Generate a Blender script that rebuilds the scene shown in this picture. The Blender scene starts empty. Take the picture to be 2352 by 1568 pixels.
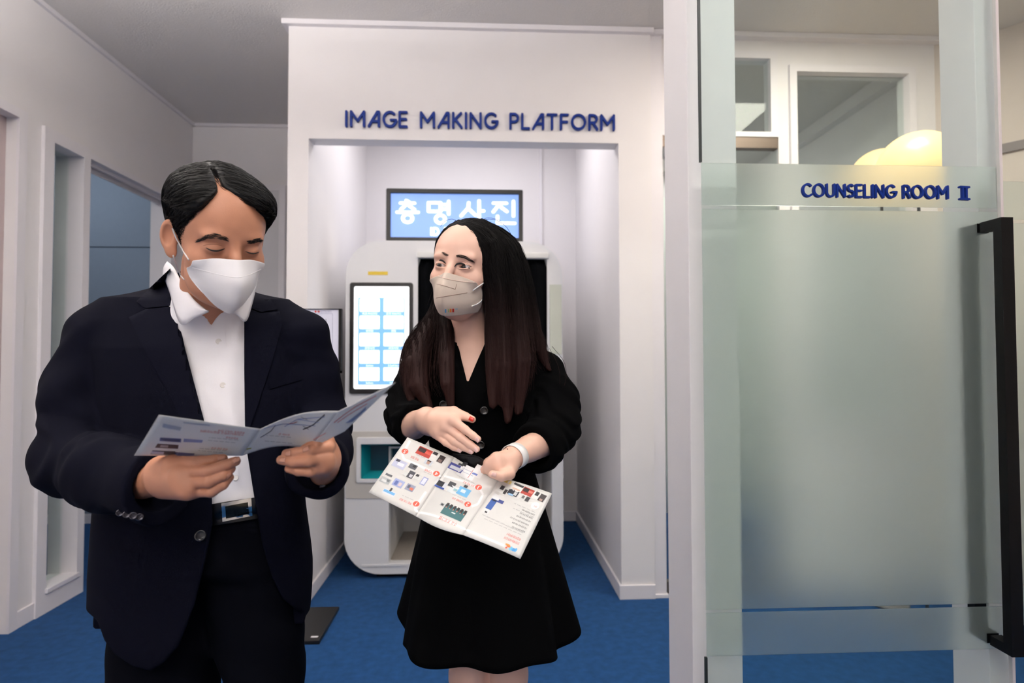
import bpy, bmesh, math, random
import numpy as np
from mathutils import Vector, Matrix
from mathutils.bvhtree import BVHTree

random.seed(7)
rng = np.random.default_rng(11)
scene = bpy.context.scene
COL = scene.collection

# ------------------------------------------------------------------ camera
FPX, CAMH = 1330.0, 1.30
YAW, PITCH, ROLL = 0.0468, 0.0278, -0.0019
_cy, _sy, _cp, _sp = math.cos(YAW), math.sin(YAW), math.cos(PITCH), math.sin(PITCH)
CF = np.array([_sy * _cp, _cy * _cp, _sp])
_r = np.array([_cy, -_sy, 0.0])
_u = np.cross(_r, CF)
CR = math.cos(ROLL) * _r + math.sin(ROLL) * _u
CU = -math.sin(ROLL) * _r + math.cos(ROLL) * _u
CP = np.array([0, 0, CAMH])
cam_data = bpy.data.cameras.new('camera')
cam = bpy.data.objects.new('camera', cam_data)
COL.objects.link(cam)
cam_data.sensor_width = 36.0
cam_data.lens = 36.0 * FPX / 2352.0
cam_data.clip_start = 0.02
cam_data.dof.use_dof = True
cam_data.dof.focus_distance = 1.33
cam_data.dof.aperture_fstop = 3.2
m = Matrix(((CR[0], CU[0], -CF[0], 0), (CR[1], CU[1], -CF[1], 0), (CR[2], CU[2], -CF[2], CAMH), (0, 0, 0, 1)))
cam.matrix_world = m
scene.camera = cam

# ------------------------------------------------------------------ world, exposure
w = bpy.data.worlds.new('world')
scene.world = w
w.use_nodes = True
w.node_tree.nodes['Background'].inputs[0].default_value = (0.75, 0.8, 0.9, 1)
w.node_tree.nodes['Background'].inputs[1].default_value = 0.03
scene.view_settings.view_transform = 'Standard'
scene.view_settings.look = 'None'
scene.view_settings.exposure = -0.24
scene.view_settings.gamma = 1.0
scene.view_settings.use_curve_mapping = False
scene.cycles.max_bounces = 7
scene.cycles.diffuse_bounces = 4
scene.cycles.glossy_bounces = 3
scene.cycles.transmission_bounces = 6
scene.cycles.use_adaptive_sampling = True
scene.cycles.adaptive_threshold = 0.03
scene.cycles.adaptive_min_samples = 16
scene.cycles.transparent_max_bounces = 12
scene.cycles.sample_clamp_indirect = 12.0
scene.cycles.use_light_tree = False


def ray(px, py):
    return CR * (px - 1176) / FPX + CU * (784 - py) / FPX + CF


def at(px, py, Y):
    """photo pixel + distance from the camera wall -> point in the room"""
    d = ray(px, py)
    return Vector(CP + d * (Y / d[1]))


def to_px(P):
    P = np.asarray(P, dtype=float)
    d = P - CP
    z = d @ CF
    return 1176 + FPX * (d @ CR) / z, 784 - FPX * (d @ CU) / z


# ------------------------------------------------------------------ materials
def lin(c):
    return tuple(((v / 255.0) / 12.92 if v / 255.0 <= 0.04045 else ((v / 255.0 + 0.055) / 1.055) ** 2.4) for v in c)


MATS = {}


def mat(name, rgb, rough=0.6, metal=0.0, spec=0.5, noise=0.0, nscale=40.0, bump=0.0, bscale=200.0, sheen=0.0, sss=0.0, coat=0.0, stretch=None):
    if name in MATS:
        return MATS[name]
    mt = bpy.data.materials.new(name)
    mt.use_nodes = True
    nt = mt.node_tree
    b = nt.nodes['Principled BSDF']
    c = lin(rgb)
    b.inputs['Base Color'].default_value = (*c, 1)
    b.inputs['Roughness'].default_value = rough
    b.inputs['Metallic'].default_value = metal
    b.inputs['Specular IOR Level'].default_value = spec
    b.inputs['Sheen Weight'].default_value = sheen
    b.inputs['Coat Weight'].default_value = coat
    if sss:
        b.inputs['Subsurface Weight'].default_value = sss
        b.inputs['Subsurface Radius'].default_value = (0.012, 0.005, 0.003)
        b.inputs['Subsurface Scale'].default_value = 0.6
    tc = nt.nodes.new('ShaderNodeTexCoord')
    src = tc.outputs['Object']
    if stretch:
        mp = nt.nodes.new('ShaderNodeMapping')
        mp.inputs['Scale'].default_value = stretch
        nt.links.new(src, mp.inputs['Vector'])
        src = mp.outputs['Vector']
    if noise:
        n = nt.nodes.new('ShaderNodeTexNoise')
        n.inputs['Scale'].default_value = nscale
        n.inputs['Detail'].default_value = 5
        nt.links.new(src, n.inputs['Vector'])
        mx = nt.nodes.new('ShaderNodeMix')
        mx.data_type = 'RGBA'
        mx.inputs[6].default_value = (*[max(0, v * (1 - noise)) for v in c], 1)
        mx.inputs[7].default_value = (*[min(1, v * (1 + noise)) for v in c], 1)
        nt.links.new(n.outputs['Fac'], mx.inputs[0])
        nt.links.new(mx.outputs[2], b.inputs['Base Color'])
    if bump:
        n2 = nt.nodes.new('ShaderNodeTexNoise')
        n2.inputs['Scale'].default_value = bscale
        n2.inputs['Detail'].default_value = 4
        nt.links.new(src, n2.inputs['Vector'])
        bp = nt.nodes.new('ShaderNodeBump')
        bp.inputs['Strength'].default_value = bump
        bp.inputs['Distance'].default_value = 0.002
        nt.links.new(n2.outputs['Fac'], bp.inputs['Height'])
        nt.links.new(bp.outputs['Normal'], b.inputs['Normal'])
    MATS[name] = mt
    return mt


def emit(name, rgb, strength):
    if name in MATS:
        return MATS[name]
    mt = bpy.data.materials.new(name)
    mt.use_nodes = True
    nt = mt.node_tree
    b = nt.nodes['Principled BSDF']
    b.inputs['Base Color'].default_value = (*[v * 0.5 for v in lin(rgb)], 1)
    b.inputs['Roughness'].default_value = 0.3
    b.inputs['Emission Color'].default_value = (*lin(rgb), 1)
    b.inputs['Emission Strength'].default_value = strength
    mt.cycles.emission_sampling = 'NONE'
    MATS[name] = mt
    return mt


def clear_glass(name, tint):
    """thin architectural pane: mostly straight-through, with a Fresnel mirror on top"""
    mt = bpy.data.materials.new(name)
    mt.use_nodes = True
    nt = mt.node_tree
    nt.nodes.remove(nt.nodes['Principled BSDF'])
    out = nt.nodes['Material Output']
    tr = nt.nodes.new('ShaderNodeBsdfTransparent')
    tr.inputs[0].default_value = (*tint, 1)
    gl = nt.nodes.new('ShaderNodeBsdfGlossy')
    gl.inputs['Roughness'].default_value = 0.01
    lw = nt.nodes.new('ShaderNodeLayerWeight')
    lw.inputs[0].default_value = 0.5
    pw = nt.nodes.new('ShaderNodeMath')
    pw.operation = 'POWER'
    pw.inputs[1].default_value = 5.0
    fr = nt.nodes.new('ShaderNodeMath')
    fr.operation = 'MULTIPLY_ADD'
    fr.inputs[1].default_value = 0.5
    fr.inputs[2].default_value = 0.012
    nt.links.new(lw.outputs['Facing'], pw.inputs[0])
    nt.links.new(pw.outputs[0], fr.inputs[0])
    mx = nt.nodes.new('ShaderNodeMixShader')
    nt.links.new(fr.outputs[0], mx.inputs[0])
    nt.links.new(tr.outputs[0], mx.inputs[1])
    nt.links.new(gl.outputs[0], mx.inputs[2])
    nt.links.new(mx.outputs[0], out.inputs[0])
    MATS[name] = mt
    return mt


def frosted(name, tint, rough):
    mt = bpy.data.materials.new(name)
    mt.use_nodes = True
    nt = mt.node_tree
    nt.nodes.remove(nt.nodes['Principled BSDF'])
    out = nt.nodes['Material Output']
    rf = nt.nodes.new('ShaderNodeBsdfRefraction')
    rf.inputs['Color'].default_value = (*tint, 1)
    rf.inputs['Roughness'].default_value = rough
    rf.inputs['IOR'].default_value = 1.25
    df = nt.nodes.new('ShaderNodeBsdfTranslucent')
    df.inputs['Color'].default_value = (*tint, 1)
    d2 = nt.nodes.new('ShaderNodeBsdfDiffuse')
    d2.inputs['Color'].default_value = (*tint, 1)
    a = nt.nodes.new('ShaderNodeMixShader')
    a.inputs[0].default_value = 0.5
    nt.links.new(df.outputs[0], a.inputs[1])
    nt.links.new(d2.outputs[0], a.inputs[2])
    mx = nt.nodes.new('ShaderNodeMixShader')
    mx.inputs[0].default_value = 0.13
    nt.links.new(rf.outputs[0], mx.inputs[1])
    nt.links.new(a.outputs[0], mx.inputs[2])
    nt.links.new(mx.outputs[0], out.inputs[0])
    MATS[name] = mt
    return mt


WALL = mat('wall_paint', (233, 229, 229), 0.75, bump=0.06, bscale=350, noise=0.015, nscale=8)
TRIM = mat('trim_paint', (232, 228, 231), 0.45, noise=0.01)
CEIL = mat('ceiling_paint', (222, 218, 215), 0.9, bump=0.9, bscale=160, noise=0.06, nscale=120)
CARPET = mat('blue_carpet', (30, 74, 124), 0.97, spec=.15, noise=0.38, nscale=26, bump=1.0, bscale=420, sheen=0.03)
BLUEWALL = mat('blue_grey_panel', (128, 142, 160), 0.8, bump=0.2, bscale=300, noise=0.04)
SIGNBLUE = mat('sign_blue', (14, 46, 128), 0.5, spec=.2, noise=0.05)
BLACK = mat('black_metal', (8, 6, 6), 0.5, spec=.25, noise=0.1)
GLASS = clear_glass('clear_glass', (0.93, 0.965, 0.95))
FROST = frosted('frosted_film', (0.965, 0.985, 0.97), 0.42)


# ------------------------------------------------------------------ object helpers
def props(o, label=None, cat=None, group=None, kind=None):
    if label:
        o['label'] = label
    if cat:
        o['category'] = cat
    if group:
        o['group'] = group
    if kind:
        o['kind'] = kind
    return o


def wloc(o):
    if o.parent is None:
        return o.location.copy()
    return wloc(o.parent) + o.matrix_parent_inverse.translation + o.location


def attach(o, parent):
    if parent is not None:
        o.parent = parent
        o.matrix_parent_inverse = Matrix.Translation(-wloc(parent))
    return o


def link_mesh(name, me, material, parent=None, smooth=False):
    o = bpy.data.objects.new(name, me)
    COL.objects.link(o)
    if material is not None:
        for mm in (material if isinstance(material, (list, tuple)) else [material]):
            me.materials.append(mm)
    if smooth:
        me.polygons.foreach_set('use_smooth', [True] * len(me.polygons))
    attach(o, parent)
    return o


def mesh(name, verts, faces, material, parent=None, smooth=False):
    me = bpy.data.meshes.new(name)
    me.from_pydata([tuple(v) for v in verts], [], [tuple(int(i) for i in f) for f in faces])
    me.update()
    return link_mesh(name, me, material, parent, smooth)


def empty(name, loc, label, cat, group=None):
    o = bpy.data.objects.new(name, None)
    COL.objects.link(o)
    o.location = loc
    o.empty_display_size = 0.1
    return props(o, label, cat, group)


def bm_box(bm, x0, x1, y0, y1, z0, z1):
    vs = [bm.verts.new(p) for p in ((x0, y0, z0), (x1, y0, z0), (x1, y1, z0), (x0, y1, z0), (x0, y0, z1), (x1, y0, z1), (x1, y1, z1), (x0, y1, z1))]
    for f in ((3, 2, 1, 0), (4, 5, 6, 7), (0, 1, 5, 4), (1, 2, 6, 5), (2, 3, 7, 6), (3, 0, 4, 7)):
        bm.faces.new([vs[i] for i in f])
    return vs


def bm_obj(name, bm, material, parent=None, smooth=False):
    me = bpy.data.meshes.new(name)
    bmesh.ops.recalc_face_normals(bm, faces=bm.faces)
    bm.to_mesh(me)
    bm.free()
    return link_mesh(name, me, material, parent, smooth)


def boxes(name, lst, material, parent=None, bevel=0.0):
    bm = bmesh.new()
    for b in lst:
        bm_box(bm, *b)
    if bevel:
        bmesh.ops.bevel(bm, geom=list(bm.edges), offset=bevel, segments=2, affect='EDGES', profile=0.6)
    return bm_obj(name, bm, material, parent)


def box(name, x0, x1, y0, y1, z0, z1, material, parent=None, bevel=0.0):
    return boxes(name, [(x0, x1, y0, y1, z0, z1)], material, parent, bevel)


def structure(o):
    o['kind'] = 'structure'
    return o


def tube(bm, pts, rad, seg=8, flat=1.0, cap=True):
    """round tube through pts into bm (rad scalar or list)"""
    pts = [Vector(p) for p in pts]
    n = len(pts)
    rads = rad if isinstance(rad, (list, tuple, np.ndarray)) else [rad] * n
    rings = []
    prev = None
    for i, p in enumerate(pts):
        t = (pts[min(i + 1, n - 1)] - pts[max(i - 1, 0)]).normalized()
        if prev is None:
            a = Vector((0, 0, 1)) if abs(t.z) < 0.9 else Vector((1, 0, 0))
            nrm = (a - t * a.dot(t)).normalized()
        else:
            nrm = (prev - t * prev.dot(t))
            nrm = nrm.normalized() if nrm.length > 1e-6 else prev
        prev = nrm
        bn = t.cross(nrm)
        rings.append([bm.verts.new(p + (nrm * math.cos(2 * math.pi * k / seg) * flat + bn * math.sin(2 * math.pi * k / seg)) * rads[i]) for k in range(seg)])
    for i in range(n - 1):
        for k in range(seg):
            bm.faces.new((rings[i][k], rings[i][(k + 1) % seg], rings[i + 1][(k + 1) % seg], rings[i + 1][k]))
    if cap:
        bm.faces.new(list(reversed(rings[0])))
        bm.faces.new(rings[-1])


def tube_obj(name, pts, rad, material, parent=None, seg=8, flat=1.0):
    bm = bmesh.new()
    tube(bm, pts, rad, seg, flat)
    return bm_obj(name, bm, material, parent, True)


def lathe(name, prof, centre, material, parent=None, seg=40):
    """prof: list of (r, z)"""
    vs, fs = [], []
    for r, z in prof:
        for k in range(seg):
            a = 2 * math.pi * k / seg
            vs.append((centre[0] + r * math.cos(a), centre[1] + r * math.sin(a), centre[2] + z))
    for i in range(len(prof) - 1):
        for k in range(seg):
            fs.append((i * seg + k, i * seg + (k + 1) % seg, (i + 1) * seg + (k + 1) % seg, (i + 1) * seg + k))
    fs.append(tuple(reversed(range(seg))))
    fs.append(tuple(range((len(prof) - 1) * seg, len(prof) * seg)))
    return mesh(name, vs, fs, material, parent, True)


def rrect(x0, x1, z0, z1, r, n=8):
    out = []
    rs = r if isinstance(r, (list, tuple)) else [r] * 4      # tl, tr, br, bl
    for (cx, cz, a0, rr) in ((x0 + rs[0], z1 - rs[0], 180, rs[0]), (x1 - rs[1], z1 - rs[1], 90, rs[1]), (x1 - rs[2], z0 + rs[2], 0, rs[2]), (x0 + rs[3], z0 + rs[3], -90, rs[3])):
        for k in range(n + 1):
            a = math.radians(a0 - 90 * k / n)
            out.append((cx + rr * math.cos(a), cz + rr * math.sin(a)))
    return out


def plate_data(outlines, half, bevel=0.0):
    cu = bpy.data.curves.new('tmp', 'CURVE')
    cu.dimensions = '2D'
    cu.fill_mode = 'BOTH'
    cu.extrude = half
    cu.bevel_depth = bevel
    cu.bevel_resolution = 2
    for pl in outlines:
        s = cu.splines.new('POLY')
        s.points.add(len(pl) - 1)
        for p, q in zip(s.points, pl):
            p.co = (q[0], q[1], 0, 1)
        s.use_cyclic_u = True
    o = bpy.data.objects.new('tmp', cu)
    COL.objects.link(o)
    dg = bpy.context.evaluated_depsgraph_get()
    me = bpy.data.meshes.new_from_object(o.evaluated_get(dg))
    bpy.data.objects.remove(o)
    bpy.data.curves.remove(cu)
    return me


def plate(name, outlines, y0, y1, material, parent=None, bevel=0.0):
    """upright slab between y0 (front) and y1 with holes; outlines in (x, z)"""
    me = plate_data(outlines, (y1 - y0) / 2 - bevel, bevel)
    yc = (y0 + y1) / 2
    for v in me.vertices:
        x, y, z = v.co
        v.co = (x, yc - z, y)
    me.name = name
    me.materials.clear()
    return link_mesh(name, me, material, parent)


TEXTS = {}


def in_poly(x, y, poly):
    c = False
    n = len(poly)
    for i in range(n):
        (x1, y1), (x2, y2) = poly[i], poly[(i + 1) % n]
        if (y1 > y) != (y2 > y) and x < (x2 - x1) * (y - y1) / (y2 - y1) + x1:
            c = not c
    return c


def slab(name, outer, holes, y0, y1, material, parent=None):
    """upright slab with cut-outs, triangulated so that every hole stays open"""
    from mathutils.geometry import delaunay_2d_cdt
    pts, edges = [], []
    for loop in [outer] + holes:
        b = len(pts)
        lp = [q for i, q in enumerate(loop) if math.dist(q, loop[i - 1]) > 1e-6]
        pts += [Vector(q) for q in lp]
        edges += [(b + i, b + (i + 1) % len(lp)) for i in range(len(lp))]
    V2, E2, F2 = delaunay_2d_cdt(pts, edges, [], 0, 1e-7)[:3]
    keep = []
    for f in F2:
        cx, cy = sum(V2[i].x for i in f) / len(f), sum(V2[i].y for i in f) / len(f)
        if in_poly(cx, cy, outer) and not any(in_poly(cx, cy, h) for h in holes):
            keep.append(tuple(f))
    k = len(V2)
    vs = [(v.x, y0, v.y) for v in V2] + [(v.x, y1, v.y) for v in V2]
    fs = keep + [tuple(reversed([i + k for i in f])) for f in keep]
    cnt = set()
    for f in keep:
        for i in range(len(f)):
            cnt.add((f[i], f[(i + 1) % len(f)]))
    for a, b in cnt:
        if (b, a) not in cnt:
            fs.append((b, a, a + k, b + k))
    return mesh(name, vs, fs, material, parent)


def load_texts(strings):
    """flat outlines of all printed words, made in one go: string -> (verts, faces), origin left / baseline"""
    tmp = []
    for q in strings:
        cu = bpy.data.curves.new('tmp', 'FONT')
        cu.body = q
        cu.size = 1.0
        cu.resolution_u = 2
        cu.fill_mode = 'FRONT'
        o = bpy.data.objects.new('tmp', cu)
        COL.objects.link(o)
        tmp.append((q, o, cu))
    dg = bpy.context.evaluated_depsgraph_get()
    for q, o, cu in tmp:
        me = bpy.data.meshes.new_from_object(o.evaluated_get(dg))
        TEXTS[q] = ([(v.co.x, v.co.y) for v in me.vertices], [tuple(p.vertices) for p in me.polygons])
        bpy.data.meshes.remove(me)
    for q, o, cu in tmp:
        bpy.data.objects.remove(o)
        bpy.data.curves.remove(cu)


def text_mesh(q, size=1.0):
    vs, fs = TEXTS[q]
    return [(x * size, y * size) for x, y in vs], fs


load_texts(['여권 PHOTO', '운전 PHOTO', '반명함', '명함', '증명사진', '비자사진', '3x4cm', '3.5x4.5cm', '5x5cm', '5x7cm',
            '마스크 미착용 시 출입이 불가하오니', '반드시 착용 후 방문하여', '주시기 바랍니다.', 'Career Center', '◆◆', '취업지원센터',
            '1', '2', '3', '4', '5', '주요 프로그램', '인천재능대학교의', '취업지원센터는?', '취업 기초 특강', '취업 캠프', '직업체험', '실무 체험 특강', '직업체험 교육', '센터',
            '다양한 취업정보 제공', '전공별 맞춤 진로 지도', '취업 준비 프로그램 운영', '자기소개서와 면접 지도 및 상담', '기업 현장 체험 학습 안내', '졸업생 취업 추수 지도',
            '인천재능대학교 취업지원센터', '취업정보 서비스 안내', '취업정보실', '학생 상담 안내', '오시는 길'])


def arc(cx, cy, rx, ry, a0, a1, n=14):
    return [(cx + rx * math.cos(math.radians(a0 + (a1 - a0) * k / n)), cy + ry * math.sin(math.radians(a0 + (a1 - a0) * k / n))) for k in range(n + 1)]


GLY = {
    'I': (0.0, [[(0, 0), (0, 1)]]),
    'M': (0.92, [[(0, 0), (0, 1), (0.46, 0.36), (0.92, 1), (0.92, 0)]]),
    'A': (0.72, [[(0, 0), (0.6, 1), (0.72, 1), (0.72, 0)], [(0.24, 0.34), (0.72, 0.34)]]),
    'G': (0.8, [arc(0.45, 0.5, 0.45, 0.5, 48, 352, 22) , [(0.89, 0.44), (0.52, 0.44)]]),
    'E': (0.5, [[(0.5, 1), (0, 1), (0, 0), (0.5, 0)], [(0, 0.52), (0.46, 0.52)]]),
    'K': (0.58, [[(0, 0), (0, 1)], [(0.56, 1), (0.04, 0.46)], [(0.16, 0.56), (0.6, 0)]]),
    'N': (0.72, [[(0, 0), (0, 1), (0.72, 0), (0.72, 1)]]),
    'P': (0.52, [[(0, 0), (0, 1), (0.26, 1)] + arc(0.26, 0.72, 0.28, 0.28, 90, -90, 10) + [(0, 0.44)]]),
    'L': (0.46, [[(0, 1), (0, 0), (0.48, 0)]]),
    'T': (0.64, [[(0, 1), (0.64, 1)], [(0.32, 1), (0.32, 0)]]),
    'F': (0.48, [[(0.5, 1), (0, 1), (0, 0)], [(0, 0.5), (0.44, 0.5)]]),
    'O': (0.94, [arc(0.47, 0.5, 0.47, 0.5, 0, 360, 28)]),
    'R': (0.54, [[(0, 0), (0, 1), (0.26, 1)] + arc(0.26, 0.73, 0.27, 0.27, 90, -90, 10) + [(0, 0.46)], [(0.26, 0.46), (0.56, 0)]]),
    'C': (0.74, [arc(0.46, 0.5, 0.46, 0.5, 48, 312, 22)]),
    'U': (0.68, [[(0, 1), (0, 0.34)] + arc(0.34, 0.34, 0.34, 0.34, 180, 360, 12) + [(0.68, 1)]]),
    'S': (0.5, [arc(0.27, 0.74, 0.24, 0.26, 40, 270, 12) + arc(0.25, 0.24, 0.27, 0.24, 90, -140, 12)]),
    'D': (0.68, [[(0, 0), (0, 1), (0.2, 1)] + arc(0.2, 0.5, 0.46, 0.5, 90, -90, 14) + [(0, 0)]]),
    'H': (0.66, [[(0, 0), (0, 1)], [(0.66, 0), (0.66, 1)], [(0, 0.5), (0.66, 0.5)]]),
    '#': (0.62, [[(0.2, 0), (0.2, 1)], [(0.46, 0), (0.46, 1)], [(0, 0), (0.66, 0)], [(0, 1), (0.66, 1)]]),
    '-': (0.4, [[(0, 0.5), (0.4, 0.5)]]),
}


def stroke_mesh(polys, wd, cap=7):
    """flat ribbons with round ends -> list of 2-D polygons (convex)"""
    out = []
    for pl in polys:
        P = [Vector((a, b)) for a, b in pl]
        for i in range(len(P) - 1):
            d = (P[i + 1] - P[i])
            if d.length < 1e-9:
                continue
            d.normalize()
            n = Vector((-d.y, d.x)) * (wd / 2)
            a0 = math.atan2(n.y, n.x)
            ring = []
            for k in range(cap + 1):
                a = a0 + math.pi * k / cap
                ring.append((P[i].x + wd / 2 * math.cos(a), P[i].y + wd / 2 * math.sin(a)))
            for k in range(cap + 1):
                a = a0 + math.pi + math.pi * k / cap
                ring.append((P[i + 1].x + wd / 2 * math.cos(a), P[i + 1].y + wd / 2 * math.sin(a)))
            out.append(ring)
    return out


def letter_obj(name, polys, wd, place, thick, material, parent):
    """place(x, y, t): maps glyph coords + depth (0 = front, 1 = back) to a point"""
    vs, fs = [], []
    for ri, ring in enumerate(stroke_mesh(polys, wd)):
        b = len(vs)
        n = len(ring)
        vs += [place(x, y, -.00012 * ri) for x, y in ring] + [place(x, y, thick) for x, y in ring]
        fs.append(tuple(range(b, b + n)))
        fs.append(tuple(range(b + 2 * n - 1, b + n - 1, -1)))
        for k in range(n):
            fs.append((b + k, b + n + k, b + n + (k + 1) % n, b + (k + 1) % n))
    return mesh(name, vs, fs, material, parent)


def word_layout(text, gap=0.3, space=0.62):
    x, out = 0.0, []
    for ch in text:
        if ch == ' ':
            x += space
            continue
        wd, polys = GLY[ch]
        out.append((ch, x, polys))
        x += wd + gap
    return out, x - gap


def lettering(text, p0, p1, hz, y, thick, wd, material, parent, gap=0.3, space=0.62, name='letter'):
    """upright letters on a wall from p0.x to p1.x, base p0.z, cap height hz, front face at y"""
    lay, W = word_layout(text, gap, space)
    sx = (p1[0] - p0[0]) / W
    for ch, x0, polys in lay:
        letter_obj(name, [[((x0 + a) * sx / hz, b) for a, b in pl] for pl in polys], wd,
                   lambda a, b, t: (p0[0] + a * hz, y + t, p0[2] + b * hz + (p1[2] - p0[2]) * (a * hz) / (p1[0] - p0[0])), thick, material, parent)


# ------------------------------------------------------------------ lights
ZC = 3.115


def ceiling_panel(x, y, sx, sy, power, label, colour=(1, 0.96, 0.92), hang=0.0, up=0.0):
    e = empty('ceiling_light', (x, y, ZC), label, 'ceiling light')
    zt = ZC - hang
    boxes('frame', [(x - sx / 2 - .02, x + sx / 2 + .02, y - sy / 2 - .02, y - sy / 2, zt - .03, zt), (x - sx / 2 - .02, x + sx / 2 + .02, y + sy / 2, y + sy / 2 + .02, zt - .03, zt),
                    (x - sx / 2 - .02, x - sx / 2, y - sy / 2, y + sy / 2, zt - .03, zt), (x + sx / 2, x + sx / 2 + .02, y - sy / 2, y + sy / 2, zt - .03, zt)], TRIM, e)
    box('diffuser', x - sx / 2, x + sx / 2, y - sy / 2, y + sy / 2, zt - .012, zt - .002, emit('lamp_diffuser', (255, 250, 245), 3.0), e)
    if hang:  # hanging form added so the up-light can reach the ceiling
        for k in (-1, 1):
            box('hanger', x + k * sx * .4 - .003, x + k * sx * .4 + .003, y - .003, y + .003, zt - .002, ZC, TRIM, e)
    for nm, pw, dz, flip in (('panel_light', power, -.035, 0), ('fill_up_light', up, .012, math.pi)):  # the upward lamp is added fill that brightens ceiling and walls
        if pw <= 0:
            continue
        ld = bpy.data.lights.new(nm, 'AREA')
        ld.shape = 'RECTANGLE'
        ld.size, ld.size_y = sx, sy
        ld.energy = pw
        ld.color = colour
        lo = bpy.data.objects.new(nm, ld)
        COL.objects.link(lo)
        lo.location = (x, y, zt + dz)
        lo.rotation_euler = (flip, 0, 0)
        attach(lo, e)
    return e


ceiling_panel(-0.25, 1.85, 0.9, 0.25, 2.5, 'slim unseen ceiling light in the corridor before the portal, hung with an added up-light', hang=.30, up=9)  # drop and up-light added to lift the ceiling brightness
ceiling_panel(-1.45, 1.5, 0.25, 1.0, 3, 'narrow unseen fill light added along the left corridor wall, shining mostly upwards', hang=.45, up=54)  # whole lamp added as fill for the ceiling and left wall
ceiling_panel(-0.1, -0.3, 1.2, 0.3, 5, 'long unseen ceiling light over the near end of the corridor, hung with an added up-light', hang=.60, up=46)  # up-light added here as soft bounce off the ceiling
ceiling_panel(-0.5, -1.7, 1.6, 0.5, 9, 'broad unseen fill light added by the near end wall for soft frontal light', hang=.60, up=80)  # added fill lamp behind the camera, brightens surfaces facing it
ceiling_panel(-0.1, 3.75, 1.0, 0.35, 12, 'ceiling light panel inside the photo booth recess', (0.99, 0.97, 1.0))
ceiling_panel(1.05, 0.75, 0.6, 0.3, 18, 'rectangular ceiling light panel outside the counseling room')
ceiling_panel(1.72, 2.2, 0.6, 0.5, 38, 'small ceiling light panel inside the counseling room', (1, 0.90, 0.78))
ceiling_panel(1.25, 5.25, 0.5, 0.5, 26, 'square ceiling light panel in the room behind the interior window')
ceiling_panel(-3.2, 3.9, 0.6, 0.6, 12, 'square ceiling light panel in the side room', (0.88, 0.94, 1.0))
# ------------------------------------------------------------------ room shell
XW = -2.26
structure(box('floor', -5.0, 4.0, -2.6, 6.0, -0.05, 0.0, CARPET))
structure(box('ceiling', -5.0, 4.0, -2.6, 6.0, ZC, ZC + 0.05, CEIL))
structure(boxes('wall_left', [(XW - .13, XW, -2.6, 1.95, 0, ZC), (XW - .13, XW, 1.95, 2.88, 2.465, ZC), (XW - .13, XW, 2.88, 3.10, 0, ZC),
                              (XW - .13, XW, 3.10, 3.33, 0, .12), (XW - .13, XW, 3.10, 3.33, 2.43, ZC), (XW - .13, XW, 3.33, 3.375, 0, ZC),
                              (XW - .13, XW, 3.375, 4.25, 2.446, ZC), (XW - .13, XW, 4.25, 4.66, 0, ZC)], WALL))
d1 = structure(box('door_1', XW - .09, XW - .05, 1.95, 2.88, 0.005, 2.465, mat('door_taupe', (176, 160, 160), .5, noise=.03)))
boxes('door_panel', [(XW - .05, XW - .044, 2.02, 2.81, .12, 2.38)], mat('door_taupe', (176, 160, 160)), d1, .002)
w1 = structure(boxes('window_1', [(XW - .002, XW + .018, 3.035, 3.102, 0, 2.49), (XW - .14, XW + .018, 3.326, 3.379, 0, 2.49), (XW - .002, XW + .018, 3.102, 3.326, 2.426, 2.49), (XW - .002, XW + .018, 3.102, 3.326, 0, .124)], TRIM))
box('pane', XW - .075, XW - .065, 3.10, 3.33, .12, 2.43, GLASS, w1)
box('window_sill', XW - .06, XW + .03, 3.095, 3.335, .10, .125, TRIM, w1, .003)
structure(boxes('trim_1', [(XW - .135, XW + .012, 3.38, 4.244, 2.44, 2.476), (XW - .135, XW + .012, 4.244, 4.29, 0, 2.476), (XW - .08, XW - .07, 3.38, 4.244, 2.40, 2.441), (XW - .04, XW - .03, 3.38, 4.244, 2.42, 2.441)], TRIM))
structure(boxes('trim_2', [(XW, XW + .012, 1.90, 1.95, 0, 2.51), (XW, XW + .012, 2.88, 2.93, 0, 2.51), (XW, XW + .012, 1.95, 2.88, 2.465, 2.51)], TRIM))
structure(boxes('baseboard_left', [(XW, XW + .012, -2.6, 1.90, 0, .08), (XW, XW + .012, 2.93, 3.035, 0, .08), (XW, XW + .012, 4.29, 4.553, 0, .08)], TRIM, None, .002))
structure(boxes('trim_3', [(XW, XW + .022, -2.6, 4.553, ZC - .022, ZC), (XW, -1.055, 4.531, 4.553, ZC - .022, ZC)], TRIM))
# side room behind the doorway
bw = structure(boxes('wall_side_room', [(-4.6, XW - .13, 4.78, 4.86, 0, ZC)], BLUEWALL))
box('panel', -4.6, XW - .13, 4.765, 4.78, .075, 2.186, BLUEWALL, bw)
box('panel', -4.6, XW - .13, 4.765, 4.78, 2.196, ZC, BLUEWALL, bw)
structure(box('baseboard_side_room', -4.6, XW - .13, 4.75, 4.778, 0, .07, TRIM))
structure(box('wall_side_room_far', -4.7, -4.6, -2.6, 4.86, 0, ZC, WALL))
# far wall of the corridor with its door
structure(box('wall_back', XW - .13, -1.0, 4.553, 4.70, 0, ZC, WALL))
d2 = structure(box('door_2', -2.16, -1.586, 4.53, 4.553, 0.0, 2.592, mat('door_white', (214, 212, 214), .45)))
boxes('door_frame', [(-2.21, -2.16, 4.515, 4.553, 0, 2.64), (-1.586, -1.54, 4.515, 4.553, 0, 2.64), (-2.16, -1.586, 4.515, 4.553, 2.592, 2.64)], TRIM, d2)
structure(boxes('baseboard_back', [(-1.54, -1.055, 4.541, 4.553, 0, .08)], TRIM))

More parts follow.
